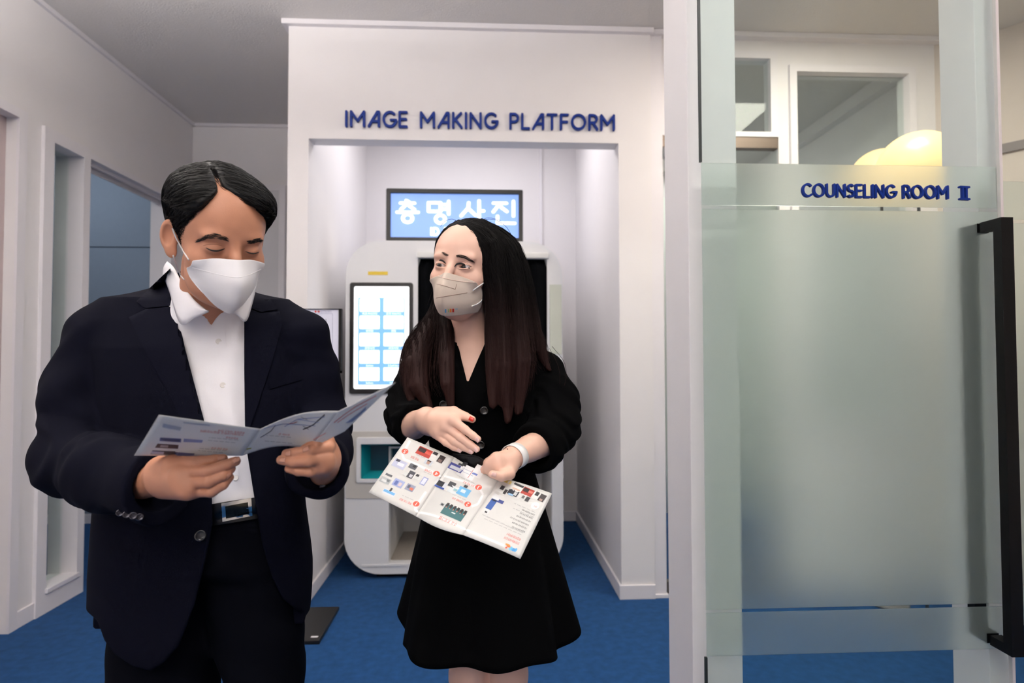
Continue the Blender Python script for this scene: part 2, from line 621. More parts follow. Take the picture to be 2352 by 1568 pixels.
# portal and recess
YP = 3.126
structure(boxes('wall_portal', [(-1.055, -.945, YP, 4.75, 0, ZC), (.735, .918, YP, 4.75, 0, ZC), (-.945, .735, YP, YP + .10, 2.478, ZC)], WALL))
structure(box('wall_recess', -.945, .735, 4.63, 4.75, 0, ZC, WALL))
structure(box('trim_4', .44, .462, 4.61, 4.63, .08, ZC, TRIM))
structure(boxes('baseboard_recess', [(-.945, -.933, YP, 4.63, 0, .075), (.723, .735, YP, 4.63, 0, .075), (-.945, .735, 4.618, 4.63, 0, .075)], TRIM, None, .002))
structure(boxes('baseboard_portal', [(-1.055, -.933, YP - .012, YP, 0, .075), (.723, .918, YP - .012, YP, 0, .075)], TRIM, None, .002))
structure(boxes('trim_5', [(-1.085, .93, YP - .03, YP + .001, ZC - .028, ZC - .001), (-1.083, -1.054, YP + .001, 4.55, ZC - .028, ZC - .001), (.93, 2.6, YP - .015, YP + .035, ZC - .027, ZC - .001)], TRIM))
structure(boxes('trim_6', [(.918, .985, YP + .008, YP + .12, 0, ZC), (.912, .992, YP - .004, YP + .12, 0, .02)], TRIM, None, .002))

# wall lettering
e = empty('wall_sign', at(1103, 300, YP), 'raised blue capital letters reading IMAGE MAKING PLATFORM above the recess', 'sign')
lettering('IMAGE MAKING PLATFORM', (-.743, 0, 2.546), (.708, 0, 2.549), .078, YP - .014, .014, .17, SIGNBLUE, e, .34, .7)

# glazed wall to the right of the portal
YR = 3.16
structure(boxes('wall_right_back', [(.985, 2.62, YR, YR + .1, 3.03, ZC), (1.655, 1.717, YR, YR + .1, 0, 3.03), (2.452, 2.62, YR, YR + .1, 0, 3.03), (1.717, 2.452, YR, YR + .1, 0, .9), (1.717, 2.452, YR, YR + .1, 2.95, 3.03)], WALL))
w2 = structure(boxes('window_2', [(1.717, 1.757, YR - .02, YR + .08, .9, 2.95), (2.412, 2.452, YR - .02, YR + .08, .9, 2.95), (1.757, 2.412, YR - .02, YR + .08, 2.91, 2.95), (1.757, 2.412, YR - .02, YR + .08, .9, .94)], TRIM))
box('pane', 1.757, 2.412, YR + .03, YR + .038, .94, 2.91, GLASS, w2)
w3 = structure(boxes('window_3', [(.985, 1.02, YR, YR + .08, 2.541, 3.03), (1.615, 1.655, YR, YR + .08, 2.541, 3.03), (1.02, 1.615, YR, YR + .08, 2.99, 3.03), (1.02, 1.615, YR, YR + .08, 2.541, 2.57)], TRIM))
box('pane', 1.02, 1.615, YR + .03, YR + .038, 2.57, 2.99, GLASS, w3)
d3 = structure(box('door_2_glass', .985, 1.655, YR + .02, YR + .032, .07, 2.47, GLASS))
d3.name = 'door_3'
box('header_rail', .985, 1.655, YR + .005, YR + .055, 2.479, 2.541, mat('bronze_metal', (112, 98, 88), .4, .6), d3)
box('bottom_rail', .985, 1.655, YR + .01, YR + .045, .006, .07, mat('bronze_metal', (112, 98, 88)), d3)
box('film', .99, 1.65, YR + .033, YR + .035, .44, 2.2, FROST, d3)
cl = box('door_closer', .99, 1.2, YR - .04, YR + .018, 2.405, 2.465, mat('aluminium', (196, 196, 200), .35, .8), d3, .006)
box('closer_arm', 1.0, 1.3, YR - .05, YR - .038, 2.385, 2.403, BLACK, cl)
# room behind that glass
structure(box('wall_far_right', .90, 2.75, 5.6, 5.7, 0, ZC, WALL))
structure(boxes('wall_far_side', [(2.62, 2.74, YR + .1, 5.6, 0, ZC), (2.55, 2.62, YR + .1, 5.6, ZC - .09, ZC)], WALL))

# post, sliding-door wall and glass
WY = 1.72
structure(box('wall_right_post', .617, .768, WY, 1.944, 0, ZC, WALL, None, .002))
structure(box('wall_right_jamb', 1.535, 1.60, WY, 1.86, 0, ZC, WALL, None, .002))
structure(box('wall_right_header', .766, 1.537, WY + .005, 1.85, 2.62, ZC, WALL))
ZF = [(.435, .558), (.568, 1.738), (1.750, 1.876)]


def film_bands(x0, x1, y0, y1, parent):
    for a, b in ZF:
        box('frosted_band', x0, x1, y0, y1, a, b, FROST, parent)


d4 = structure(box('door_4', .640, 1.552, 1.662, 1.672, .012, 2.70, GLASS))
film_bands(.641, 1.551, 1.6725, 1.6745, d4)
for side in (0, 1):
    yo = 1.59 if side == 0 else 1.712
    hx0, hx1 = (1.486, 1.522)
    bm = bmesh.new()
    bm_box(bm, hx0, hx1, yo, yo + .028, .452, 1.702)
    for zz in (.452, 1.674):
        bm_box(bm, hx0, hx1, *((yo + .027, 1.6625) if side == 0 else (1.6715, yo + .001)), zz, zz + .028)
    bm_obj('handle', bm, BLACK, d4)
box('lit_glass_edge', 1.552, 1.560, 1.660, 1.674, .012, 2.70, mat('lit_glass_edge', (226, 214, 212), .3), d4)  # pale colour stands in for light caught by the polished glass edge
boxes('gasket', [(.633, .640, 1.664, 1.672, .012, .435), (.633, .640, 1.664, 1.672, 1.876, 2.70)], mat('gasket', (40, 46, 44), .5), d4)
q0, q1, q2, q3 = at(1845, 450, 1.654), at(2178, 455, 1.654), at(2207, 456, 1.654), at(2226, 457, 1.654)
lettering('COUNSELING ROOM', q0, q1, .036, 1.654, .008, .17, SIGNBLUE, d4, .30, .55)
lettering('#', q2, q3, .036, 1.654, .008, .17, SIGNBLUE, d4)
w5 = structure(box('window_4', 1.60, 3.15, 1.80, 1.81, .012, 2.75, GLASS))
film_bands(1.602, 3.149, 1.811, 1.813, w5)
box('window_frame', 1.601, 1.62, 1.79, 1.82, .012, 2.75, TRIM, w5)
pl = [(2.577, 3.16), (2.85, 3.046), (2.98, 2.88), (3.2, 2.2), (3.2, -2.6)]
vs, fs = [], []
for x, y in pl:
    vs += [(x, y, 0), (x, y, ZC), (x + .1, y + .06, ZC), (x + .1, y + .06, 0)]
for i in range(len(pl) - 1):
    for k in range(4):
        fs.append((4 * i + k, 4 * i + (k + 1) % 4, 4 * i + 4 + (k + 1) % 4, 4 * i + 4 + k))
structure(mesh('wall_right', vs, fs, mat('shaded_wall_paint', (204, 194, 186), .75, noise=.015)))  # wall paint darkened, the dim room's shade put into its colour
vs2, fs2 = [], []
for (x, y) in pl[:4]:
    vs2 += [(x - .012, y - .012, 2.42), (x - .012, y - .012, 2.47), (x + .01, y + .01, 2.47), (x + .01, y + .01, 2.42)]
for i in range(3):
    for k in range(4):
        fs2.append((4 * i + k, 4 * i + (k + 1) % 4, 4 * i + 4 + (k + 1) % 4, 4 * i + 4 + k))
structure(mesh('trim_7', vs2, fs2, mat('grey_rail', (120, 112, 112), .5)))
structure(box('wall_behind', -2.4, 3.3, -2.7, -2.6, 0, ZC, WALL))

# globes standing in for lamps reflected in the door glass; stands added
GLOBE = emit('warm_globe', (255, 216, 156), 1.2)


def globe_reflection(c, r, label):
    e = empty('globe_reflection', (c[0], c[1], 0), label, 'lamp', 'stand-ins for lamps reflected in the door glass')
    prof = [(max(.004, r * math.sin(math.pi * k / 24)), -r * math.cos(math.pi * k / 24) * .94) for k in range(25)]
    lathe('globe', prof, c, GLOBE, e)
    lathe('base', [(.09, 0), (.09, .012), (.08, .02), (.02, .026), (.012, .03)], (c[0], c[1], 0), mat('stand_grey', (110, 112, 114), .4), e)  # base and pole added to hold up the stand-in globe
    lathe('pole', [(.007, .02), (.007, c[2] - r * .9)], (c[0], c[1], 0), mat('stand_grey', (110, 112, 114), .4), e, 14)
    lathe('collar', [(.03, 0), (.035, .02), (.03, .04)], (c[0], c[1], c[2] - r * .94 - .02), TRIM, e, 20)


g1, g2 = at(2108, 384, 2.62), at(2024, 404, 2.98)
globe_reflection(g1, .174, 'large warm globe standing in for a lamp reflected in the door glass')
globe_reflection(g2, .150, 'warm globe standing in for a second reflected lamp, half hidden behind the larger globe')

# ------------------------------------------------------------------ photo booth
YK = 3.47
BW = mat('booth_white', (226, 226, 228), .35, noise=.01)
BG = mat('booth_grey', (200, 198, 196), .5)
bt = empty('photo_booth', (-.18, YK + .3, 0), 'tall white self-service photo booth with rounded corners and black curtain', 'photo booth')
X0, X1 = -.825, .468
outer = rrect(X0, X1, .03, 2.0, .21, 10)
cut_curt = rrect(-.40, .375, .95, 1.905, .02, 3)
cut_scr = rrect(-.795, -.432, 1.092, 1.742, .01, 3)
cut_foot = rrect(-.566, .40, .09, .755, .012, 3)
cut_slot = rrect(-.735, -.40, .585, .80, .006, 3)
slab('front_panel', outer, [cut_curt, cut_scr, cut_foot, cut_slot], YK, YK + .06, BW, bt)
shell = plate('shell', [outer, rrect(X0 + .03, X1 - .03, .06, 1.97, .18, 10)], YK + .06, 4.35, BW, bt)
box('back_panel', X0 + .02, X1 - .02, 4.33, 4.36, .2, 1.85, BG, bt)
box('plinth', X0 + .18, X1 - .18, YK + .05, 4.3, 0, .062, BLACK, bt)
# curtain
CURT = mat('curtain_cloth', (6, 7, 10), .9, spec=.08, noise=.1)
vs, fs = [], []
NU, NV = 90, 24
for j in range(NV + 1):
    t = j / NV
    for i in range(NU + 1):
        u = i / NU
        spread = 1 + .05 * min(1, t * 12)
        x = -.012 + (-.375 + .75 * u) * spread
        y = YK + .028 - .018 * min(1, t * 12) + .013 * math.sin(u * 58 + 1.4 * math.sin(u * 9)) + .004 * math.sin(u * 23 + t * 5)
        vs.append((x, y, 1.898 - t * .93))
for j in range(NV):
    for i in range(NU):
        a = j * (NU + 1) + i
        fs.append((a, a + 1, a + NU + 2, a + NU + 1))
o = mesh('curtain', vs, fs, CURT, bt, True)
md = o.modifiers.new('s', 'SOLIDIFY')
md.thickness = .004
box('curtain_rail', -.405, .385, YK - .03, YK + .02, 1.893, 1.93, mat('rail_white', (222, 222, 220), .4), bt, .01)
box('side_window', .39, X1 - .006, YK - .006, YK - .001, 1.32, 1.74, mat('pale_green_acrylic', (205, 209, 196), .15), bt, .002)
box('label_sticker', -.694, -.578, YK - .002, YK, 1.793, 1.814, mat('yellow_label', (222, 190, 60), .6, noise=.2, nscale=300), bt)
# touch screen
sc = plate('screen_bezel', [rrect(-.797, -.430, 1.09, 1.745, .012, 4), rrect(-.778, -.448, 1.115, 1.727, .012, 4)], YK - .012, YK + .02, mat('bezel_black', (22, 20, 20), .3), bt, .002)
SW = emit('screen_white', (255, 255, 255), 1.9)
SB = emit('screen_blue', (130, 188, 250), 1.05)
box('display', -.782, -.444, YK + .004, YK + .012, 1.11, 1.73, SW, sc)
plate('menu_area', [rrect(-.752, -.478, 1.140, 1.658, .004, 3)], YK + .001, YK + .003, SB, sc)
for r in range(5):
    for c in range(2):
        xa = -.742 + c * .141
        zb = 1.574 - r * .1025
        plate('menu_tile', [rrect(xa, xa + .117, zb, zb + .079, .006, 3)], YK - .002, YK + .0005, SW, sc)
        wds = (['여권 PHOTO', '운전 PHOTO'], ['반명함', '명함'], ['증명사진', '비자사진'], ['3x4cm', '3.5x4.5cm'], ['5x5cm', '5x7cm'])[r][c]
        tv, tf = text_mesh(wds, .016)
        wx = max(v[0] for v in tv)
        mesh('tile_caption', [(xa + .0585 + v[0] - wx / 2, YK - .001, zb - .0175 + v[1]) for v in tv], tf, SW, sc)
# dispenser
dp = plate('dispenser_panel', [rrect(-.815, -.330, .475, .865, .008, 3), rrect(-.735, -.40, .585, .80, .006, 3)], YK - .006, YK + .01, mat('dispenser_beige', (196, 192, 186), .5), bt, .002)
plate('slot_frame', [rrect(-.752, -.385, .57, .83, .01, 3), rrect(-.732, -.40, .585, .795, .006, 3)], YK - .016, YK + .0, BW, dp, .003)
TEAL = mat('teal_plastic', (20, 150, 160), .35, noise=.04)
bm = bmesh.new()
xa, xb, za, zb, yd = -.733, -.399, .584, .796, YK + .12
fr = [bm.verts.new(p) for p in ((xa, YK + .003, za), (xb, YK + .003, za), (xb, YK + .003, zb), (xa, YK + .003, zb))]
bk = [bm.verts.new(p) for p in ((xa + .035, yd, za + .03), (xb, yd, za + .03), (xb, yd, zb - .03), (xa + .035, yd, zb - .03))]
for k in range(4):
    bm.faces.new((fr[k], bk[k], bk[(k + 1) % 4], fr[(k + 1) % 4]))
bm_obj('slot_recess', bm, TEAL, dp)
box('slot_back', xa + .03, xb, yd, yd + .01, za + .02, zb - .02, mat('dark_teal', (6, 62, 78), .3), dp)
# foot well
xa, xb, za, zb, ya, yd = -.566, .40, .09, .755, YK + .062, YK + .62
boxes('foot_well', [(xa - .012, xa, ya, yd, za, zb), (xb, xb + .012, ya, yd, za, zb), (xa - .012, xb + .012, ya, yd, zb, zb + .012), (xa - .012, xb + .012, yd, yd + .012, za, zb)], BG, bt)
box('foot_well_floor', xa, xb, ya, yd, za - .01, za + .004, mat('grey_speckle', (150, 142, 134), .8, noise=.3, nscale=120), bt)
plate('base_lip', [rrect(X0 + .10, X1 - .10, .075, .087, .004, 2)], YK - .004, YK + .02, BW, bt)

# light box on top of the booth
YS = 3.54
lb = empty('light_box_sign', (-.19, YS + .04, 2.0), 'black-framed blue light box with white Korean lettering on top of the photo booth', 'sign')
LX0, LX1, LZ0, LZ1 = -.600, .233, 2.012, 2.333
plate('frame', [rrect(LX0, LX1, LZ0, LZ1, .006, 2), rrect(LX0 + .022, LX1 - .022, LZ0 + .022, LZ1 - .022, .003, 2)], YS, YS + .07, mat('bezel_black', (22, 20, 20)), lb, .002)
box('panel', LX0 + .015, LX1 - .015, YS + .02, YS + .05, LZ0 + .015, LZ1 - .015, emit('lightbox_blue', (140, 178, 252), 1.0), lb)
box('foot', LX0 + .1, LX0 + .14, YS + .02, YS + .06, 2.0005, 2.014, BLACK, lb)
box('foot', LX1 - .14, LX1 - .1, YS + .02, YS + .06, 2.0005, 2.014, BLACK, lb)
circ = lambda cx, cy, r: arc(cx, cy, r, r, 0, 360, 20)
KOR = {
    'jeung': [[(.2, .93), (.78, .93)], [(.5, .93), (.22, .62)], [(.5, .86), (.78, .62)], [(.44, 1.06), (.56, .98)], [(.06, .48), (.94, .48)], circ(.5, .18, .2)],
    'myeong': [[(.05, .95), (.55, .95), (.55, .52), (.05, .52), (.05, .95)], [(.9, 1.02), (.9, .4)], [(.62, .86), (.9, .86)], [(.62, .64), (.9, .64)], circ(.55, .14, .2)],
    'sa': [[(.34, .95), (.32, .7), (.02, .3)], [(.33, .66), (.62, .34)], [(.78, 1.05), (.78, -.06)], [(.78, .55), (.97, .55)]],
    'jin': [[(.05, .93), (.6, .93)], [(.33, .93), (.04, .5)], [(.36, .75), (.62, .52)], [(.9, 1.03), (.9, .3)], [(.22, .28), (.22, -.06), (.95, -.06)]],
}
LW = emit('lightbox_white', (255, 255, 255), 1.6)
for k, (px, g) in enumerate(((908, 'jeung'), (981, 'myeong'), (1058, 'sa'), (1131, 'jin'))):
    p = at(px, 508, YS)
    letter_obj('character', KOR[g], .15, lambda a, b, t: (p.x + a * .145, YS + .014 + t, p.z + b * .125), .004, LW, lb)
p = at(990, 538, YS)
lay, W = word_layout('ID PHOTO', .3, .6)
for ch, x0, polys in lay:
    letter_obj('character', [[(x0 + a, b) for a, b in q] for q in polys], .3, lambda a, b, t: (p.x + a * .045, YS + .014 + t, p.z + b * .042), .004, LW, lb)

# sign stand in the corridor
ss = empty('sign_stand', (-.93, 2.89, 0), 'black floor-standing sign holder with a printed white notice', 'sign stand')
box('base_plate', -1.10, -.752, 2.705, 3.065, 0, .018, mat('base_black', (24, 22, 22), .45), ss, .003)
box('base_label', -.80, -.768, 2.735, 2.748, .018, .0186, TRIM, ss)
tube_obj('pole', [(-.925, 2.90, .015), (-.925, 2.90, 1.30)], .012, mat('chrome', (200, 200, 205), .2, 1.0), ss, 16)
SY = 2.87
pr, pb = at(785, 709, SY), at(785, 857, SY)
hx1, hz1, hz0 = pr.x, pr.z, pb.z
hx0 = hx1 - .44
boxes('holder', [(hx0, hx1, SY + .004, SY + .018, hz0, hz1), (hx1 - .014, hx1, SY - .004, SY + .018, hz0, hz1), (hx0, hx0 + .014, SY - .004, SY + .018, hz0, hz1), (hx0, hx1, SY - .004, SY + .018, hz0, hz0 + .013), (hx0, hx1, SY - .004, SY + .018, hz1 - .003, hz1)], BLACK, ss)
pp = box('notice_sheet', hx0 + .014, hx1 - .014, SY + .001, SY + .003, hz0 + .013, hz1 - .003, mat('notice_paper', (226, 226, 242), .5), ss)
NT = mat('notice_ink', (40, 40, 48), .6)
NB = mat('notice_border', (150, 150, 178), .6)
a0, a1, b0, b1 = hx0 + .04, hx1 - .045, hz0 + .035, hz1 - .024
boxes('border', [(a0, a1, SY, SY + .001, b0, b0 + .0012), (a0, a1, SY, SY + .001, b1, b1 + .0012), (a0, a0 + .0012, SY, SY + .001, b0, b1), (a1, a1 + .0012, SY, SY + .001, b0, b1)], NB, pp)
for s, z, sz, xr, mm in (('마스크 미착용 시 출입이 불가하오니', .245, .025, .075, NT), ('반드시 착용 후 방문하여', .190, .025, .105, NT), ('주시기 바랍니다.', .135, .025, .08, NT), ('Career Center', .066, .016, .115, NT), ('◆◆', .297, .014, .105, mat('notice_red', (214, 70, 60), .6)), ('취업지원센터', .297, .012, .05, NB)):
    tv, tf = text_mesh(s, sz)
    wx = max(v[0] for v in tv)
    mesh('notice_text', [(hx1 - xr - wx + v[0], SY + .0004, hz0 + z + v[1]) for v in tv], tf, mm, pp)
# ------------------------------------------------------------------ smooth solids (signed distance -> surface nets)
from mathutils.geometry import delaunay_2d_cdt
f32 = np.float32


def A3(p):
    return np.array(p, dtype=f32)


def V3(px, py, Y):
    return np.array(at(px, py, Y), dtype=f32)


def smin(a, b, k):
    h = np.maximum(k - np.abs(a - b), 0) / k
    return np.minimum(a, b) - h * h * k * 0.25


def smax(a, b, k):
    return -smin(-a, -b, k)


def cone(P, a, b, ra, rb):
    a, b = A3(a), A3(b)
    ba = b - a
    t = np.clip(((P - a) @ ba) / max(float(ba @ ba), 1e-9), 0, 1)
    q = P - a - t[..., None] * ba
    return np.sqrt((q * q).sum(-1)) - (ra + (rb - ra) * t)


def chain(P, pts, rads, k=0.0):
    d = None
    for i in range(len(pts) - 1):
        e = cone(P, pts[i], pts[i + 1], rads[i], rads[i + 1])
        d = e if d is None else (smin(d, e, k) if k else np.minimum(d, e))
    return d


def ell(P, c, r, M=None):
    q = P - A3(c)
    if M is not None:
        q = q @ np.asarray(M, dtype=f32)
    r = A3(r)
    k0 = np.sqrt(((q / r) ** 2).sum(-1))
    k1 = np.sqrt(((q / (r * r)) ** 2).sum(-1)) + 1e-9
    return k0 * (k0 - 1) / k1


class Stack:
    """upright solid given by rows (z, xl, xr, cy, b): superellipse sections"""

    def __init__(self, rows, n=2.3):
        rows = sorted(rows, key=lambda r: r[0])
        self.z = np.array([r[0] for r in rows], dtype=f32)
        self.c = np.array([(r[1] + r[2]) / 2 for r in rows], dtype=f32)
        self.a = np.array([(r[2] - r[1]) / 2 for r in rows], dtype=f32)
        self.y = np.array([r[3] for r in rows], dtype=f32)
        self.b = np.array([r[4] for r in rows], dtype=f32)
        self.n = n

    def __call__(self, P, grow=0.0):
        z = P[..., 2]
        c = np.interp(z, self.z, self.c).astype(f32)
        a = np.interp(z, self.z, self.a).astype(f32) + grow
        y = np.interp(z, self.z, self.y).astype(f32)
        b = np.interp(z, self.z, self.b).astype(f32) + grow
        k = (np.abs((P[..., 0] - c) / a) ** self.n + np.abs((P[..., 1] - y) / b) ** self.n) ** (1.0 / self.n)
        d = (k - 1) * np.minimum(a, b)
        return np.maximum(d, np.maximum(self.z[0] - grow - z, z - self.z[-1] - grow))


def px_rows(rows, n=2.3):
    """rows (py, left px, right px, cy, b) -> Stack in metres, silhouette at depth cy"""
    out = []
    for py, l, r, cy, b in rows:
        A, B = at(l, py, cy), at(r, py, cy)
        out.append(((A.z + B.z) / 2, A.x, B.x, cy, b))
    return Stack(out, n)


def poly_sd(P, poly):
    """signed distance (metres) to an outline given in photo pixels, seen from the photographer's place"""
    d = P - CP.astype(f32)
    z = d @ CF.astype(f32)
    x = 1176 + FPX * (d @ CR.astype(f32)) / z
    y = 784 - FPX * (d @ CU.astype(f32)) / z
    poly = np.array(poly, dtype=f32)
    best = np.full(x.shape, 1e12, dtype=f32)
    inside = np.zeros(x.shape, dtype=bool)
    n = len(poly)
    for i in range(n):
        ax, ay = poly[i]
        bx, by = poly[(i + 1) % n]
        ex, ey = bx - ax, by - ay
        wx, wy = x - ax, y - ay
        t = np.clip((wx * ex + wy * ey) / (ex * ex + ey * ey), 0, 1)
        dx, dy = wx - t * ex, wy - t * ey
        best = np.minimum(best, dx * dx + dy * dy)
        c = (ay > y) != (by > y)
        inside ^= c & (x < (bx - ax) * (y - ay) / (by - ay + 1e-12) + ax)
    s = np.sqrt(best) * z / FPX
    return np.where(inside, -s, s)


def surfnet(f, lo, hi, h, B=8):
    lo, hi = A3(lo), A3(hi)
    nb = np.ceil((hi - lo) / (h * B)).astype(int) + 1
    g = np.stack(np.meshgrid(*[np.arange(k) for k in nb], indexing='ij'), -1).astype(f32)
    cen = lo + (g * B + (B - 1) / 2) * h
    dc = f(cen.reshape(-1, 3)).reshape(nb)
    act = np.abs(dc) < 0.87 * B * h * 1.7
    D = np.empty((nb[0], nb[1], nb[2], B, B, B), dtype=f32)
    D[...] = np.where(dc < 0, -1.0, 1.0)[..., None, None, None]
    off = np.stack(np.meshgrid(*[np.arange(B)] * 3, indexing='ij'), -1).astype(f32)
    ids = np.argwhere(act)
    vals = np.empty((len(ids), B, B, B), dtype=f32)
    for s in range(0, len(ids), 600):
        q = ids[s:s + 600]
        P = lo + (q[:, None, None, None, :] * B + off[None]).astype(f32) * h
        vals[s:s + 600] = f(P.reshape(-1, 3)).reshape(len(q), B, B, B)
    D[act] = vals
    D = D.transpose(0, 3, 1, 4, 2, 5).reshape(nb * B)
    S = D < 0
    n = np.array(D.shape)
    anyv = np.zeros(n - 1, dtype=bool)
    allv = np.ones(n - 1, dtype=bool)
    corners = [(i, j, k) for i in (0, 1) for j in (0, 1) for k in (0, 1)]
    for (i, j, k) in corners:
        s = S[i:n[0] - 1 + i, j:n[1] - 1 + j, k:n[2] - 1 + k]
        anyv |= s
        allv &= s
    mixed = anyv & ~allv
    cells = np.argwhere(mixed)
    flat = np.ravel_multi_index(cells.T, mixed.shape)
    cv = np.stack([D[cells[:, 0] + i, cells[:, 1] + j, cells[:, 2] + k] for (i, j, k) in corners], 1)
    acc = np.zeros((len(cells), 3), dtype=np.float64)
    cnt = np.zeros(len(cells))
    for a in range(8):
        for b in range(a + 1, 8):
            ca, cb = np.array(corners[a]), np.array(corners[b])
            if np.abs(ca - cb).sum() != 1:
                continue
            va, vb = cv[:, a], cv[:, b]
            m = (va < 0) != (vb < 0)
            t = np.where(m, va / np.where(m, va - vb, 1), 0)
            acc += np.where(m[:, None], ca + t[:, None] * (cb - ca), 0)
            cnt += m
    verts = lo + (cells + acc / cnt[:, None]) * h
    quads = []
    for ax in range(3):
        sl0 = [slice(None)] * 3
        sl1 = [slice(None)] * 3
        sl0[ax] = slice(0, -1)
        sl1[ax] = slice(1, None)
        ch = S[tuple(sl0)] != S[tuple(sl1)]
        e = np.argwhere(ch)
        u, v = [(1, 2), (2, 0), (0, 1)][ax]
        ok = (e[:, u] > 0) & (e[:, v] > 0) & (e[:, u] < n[u] - 1) & (e[:, v] < n[v] - 1)
        e = e[ok]
        neg = S[e[:, 0], e[:, 1], e[:, 2]]
        q = []
        for du, dv in ((-1, -1), (0, -1), (0, 0), (-1, 0)):
            c = e.copy()
            c[:, u] += du
            c[:, v] += dv
            q.append(np.searchsorted(flat, np.ravel_multi_index(c.T, mixed.shape)))
        q = np.stack(q, 1)
        q[~neg] = q[~neg][:, ::-1]
        quads.append(q)
    return verts, np.concatenate(quads)


def np_mesh(name, verts, quads, material, parent=None, smooth=True):
    me = bpy.data.meshes.new(name)
    me.vertices.add(len(verts))
    me.vertices.foreach_set('co', np.asarray(verts, dtype=f32).ravel())
    k = quads.shape[1]
    me.loops.add(len(quads) * k)
    me.loops.foreach_set('vertex_index', quads.astype(np.int32).ravel())
    me.polygons.add(len(quads))
    me.polygons.foreach_set('loop_start', np.arange(0, len(quads) * k, k, dtype=np.int32))
    me.polygons.foreach_set('loop_total', np.full(len(quads), k, dtype=np.int32))
    me.update(calc_edges=True)
    me.validate()
    return link_mesh(name, me, material, parent, smooth)


def merge(parts):
    vs, qs, b = [], [], 0
    for v, q in parts:
        vs.append(v)
        qs.append(q + b)
        b += len(v)
    return np.concatenate(vs), np.concatenate(qs)


def relax(verts, quads, it=2, lam=0.5):
    e = np.concatenate([quads[:, [0, 1]], quads[:, [1, 2]], quads[:, [2, 3]], quads[:, [3, 0]]])
    n = len(verts)
    v = np.array(verts, dtype=np.float64)
    deg = np.bincount(e[:, 0], minlength=n) + np.bincount(e[:, 1], minlength=n)
    for _ in range(it):
        s = np.stack([np.bincount(e[:, 0], v[e[:, 1], k], n) + np.bincount(e[:, 1], v[e[:, 0], k], n) for k in range(3)], 1)
        v += lam * (s / np.maximum(deg, 1)[:, None] - v)
    return v


def wob(P, amp, freqs, seed=0):
    """smooth soft-cloth unevenness"""
    r = np.random.default_rng(seed)
    out = np.zeros(P.shape[:-1], dtype=f32)
    for fq in freqs:
        k = r.normal(size=3)
        k = (k / np.linalg.norm(k) * fq).astype(f32)
        out += np.sin(P @ k + f32(r.uniform(0, 6.28)))
    return out * f32(amp / len(freqs))


_TREE = {}


def _tri(o):
    if o.name not in _TREE:
        me = o.data
        v = np.empty(len(me.vertices) * 3, dtype=f32)
        me.vertices.foreach_get('co', v)
        _TREE[o.name] = ([tuple(p) for p in v.reshape(-1, 3).tolist()], [tuple(p.vertices) for p in me.polygons])
    return _TREE[o.name]


def tree_of(*objs):
    if len(objs) == 1:
        return BVHTree.FromPolygons(*_tri(objs[0]))
    vs, fs = [], []
    for o in objs:
        b = len(vs)
        v, f = _tri(o)
        vs = vs + v
        fs = fs + ([tuple(i + b for i in p) for p in f] if b else f)
    return BVHTree.FromPolygons(vs, fs)


CPV = Vector(CP)


def cast(bvh, px, py, fallback=None):
    d = Vector(ray(px, py)).normalized()
    h = bvh.ray_cast(CPV, d)
    if h[0] is None:
        return None if fallback is None else CPV + d * (fallback / d.y)
    return h[0]


def patch(name, poly, bvh, lift, thick, material, parent, step=9.0, fallback=None, puff=0.0, seam=None):
    """a piece of cloth (outline in photo pixels) laid on the surface behind it"""
    pts = []
    n = len(poly)
    for i in range(n):
        a, b = np.array(poly[i], float), np.array(poly[(i + 1) % n], float)
        k = max(1, int(np.linalg.norm(b - a) / step))
        pts += [tuple(a + (b - a) * j / k) for j in range(k)]
    nb = len(pts)
    xs, ys = [p[0] for p in poly], [p[1] for p in poly]

    def inside(x, y):
        c = False
        for i in range(nb):
            (x1, y1), (x2, y2) = pts[i], pts[(i + 1) % nb]
            if (y1 > y) != (y2 > y) and x < (x2 - x1) * (y - y1) / (y2 - y1) + x1:
                c = not c
        return c

    def edge_d(x, y):
        return min(math.hypot(x - a, y - b) for a, b in pts[:nb])

    x = min(xs) + step / 2
    while x < max(xs):
        y = min(ys) + step / 2
        while y < max(ys):
            if inside(x, y) and edge_d(x, y) > step * 0.5:
                pts.append((x, y))
            y += step
        x += step
    res = delaunay_2d_cdt([Vector(p) for p in pts], [], [list(range(nb))], 1, 1e-5)
    V2, F = res[0], res[2]
    top, bot = [], []
    last = None
    for v in V2:
        p = cast(bvh, v.x, v.y, fallback)
        if p is None:
            rd = Vector(ray(v.x, v.y)).normalized()
            q = CPV + rd * ((last - CPV).length if last is not None else 1.25)
            hit = bvh.find_nearest(q)
            p = CPV + rd * ((hit[0] - CPV).length if hit[0] is not None else 1.25)
        last = p
        d = (CPV - p).normalized()
        pf = 0.0
        if puff:
            pf = puff * min(1.0, edge_d(v.x, v.y) / (3 * step))
        top.append(p + d * (lift + thick + pf))
        bot.append(p + d * (lift * 0.0 - 0.001))
    k = len(top)
    faces = [tuple(f) for f in F] + [tuple(reversed([i + k for i in f])) for f in F]
    cnt = {}
    for f in F:
        for i in range(len(f)):
            a, b = f[i], f[(i + 1) % len(f)]
            cnt[(a, b)] = cnt.get((a, b), 0) + 1
    for (a, b) in cnt:
        if (b, a) not in cnt:
            faces.append((b, a, a + k, b + k))
    o = mesh(name, top + bot, faces, material, parent, False)
    bm = bmesh.new()
    bm.from_mesh(o.data)
    bmesh.ops.recalc_face_normals(bm, faces=bm.faces)
    bm.to_mesh(o.data)
    bm.free()
    o.data.polygons.foreach_set('use_smooth', [True] * len(o.data.polygons))
    try:
        o.data.set_sharp_from_angle(angle=math.radians(50))
    except Exception:
        pass
    return o


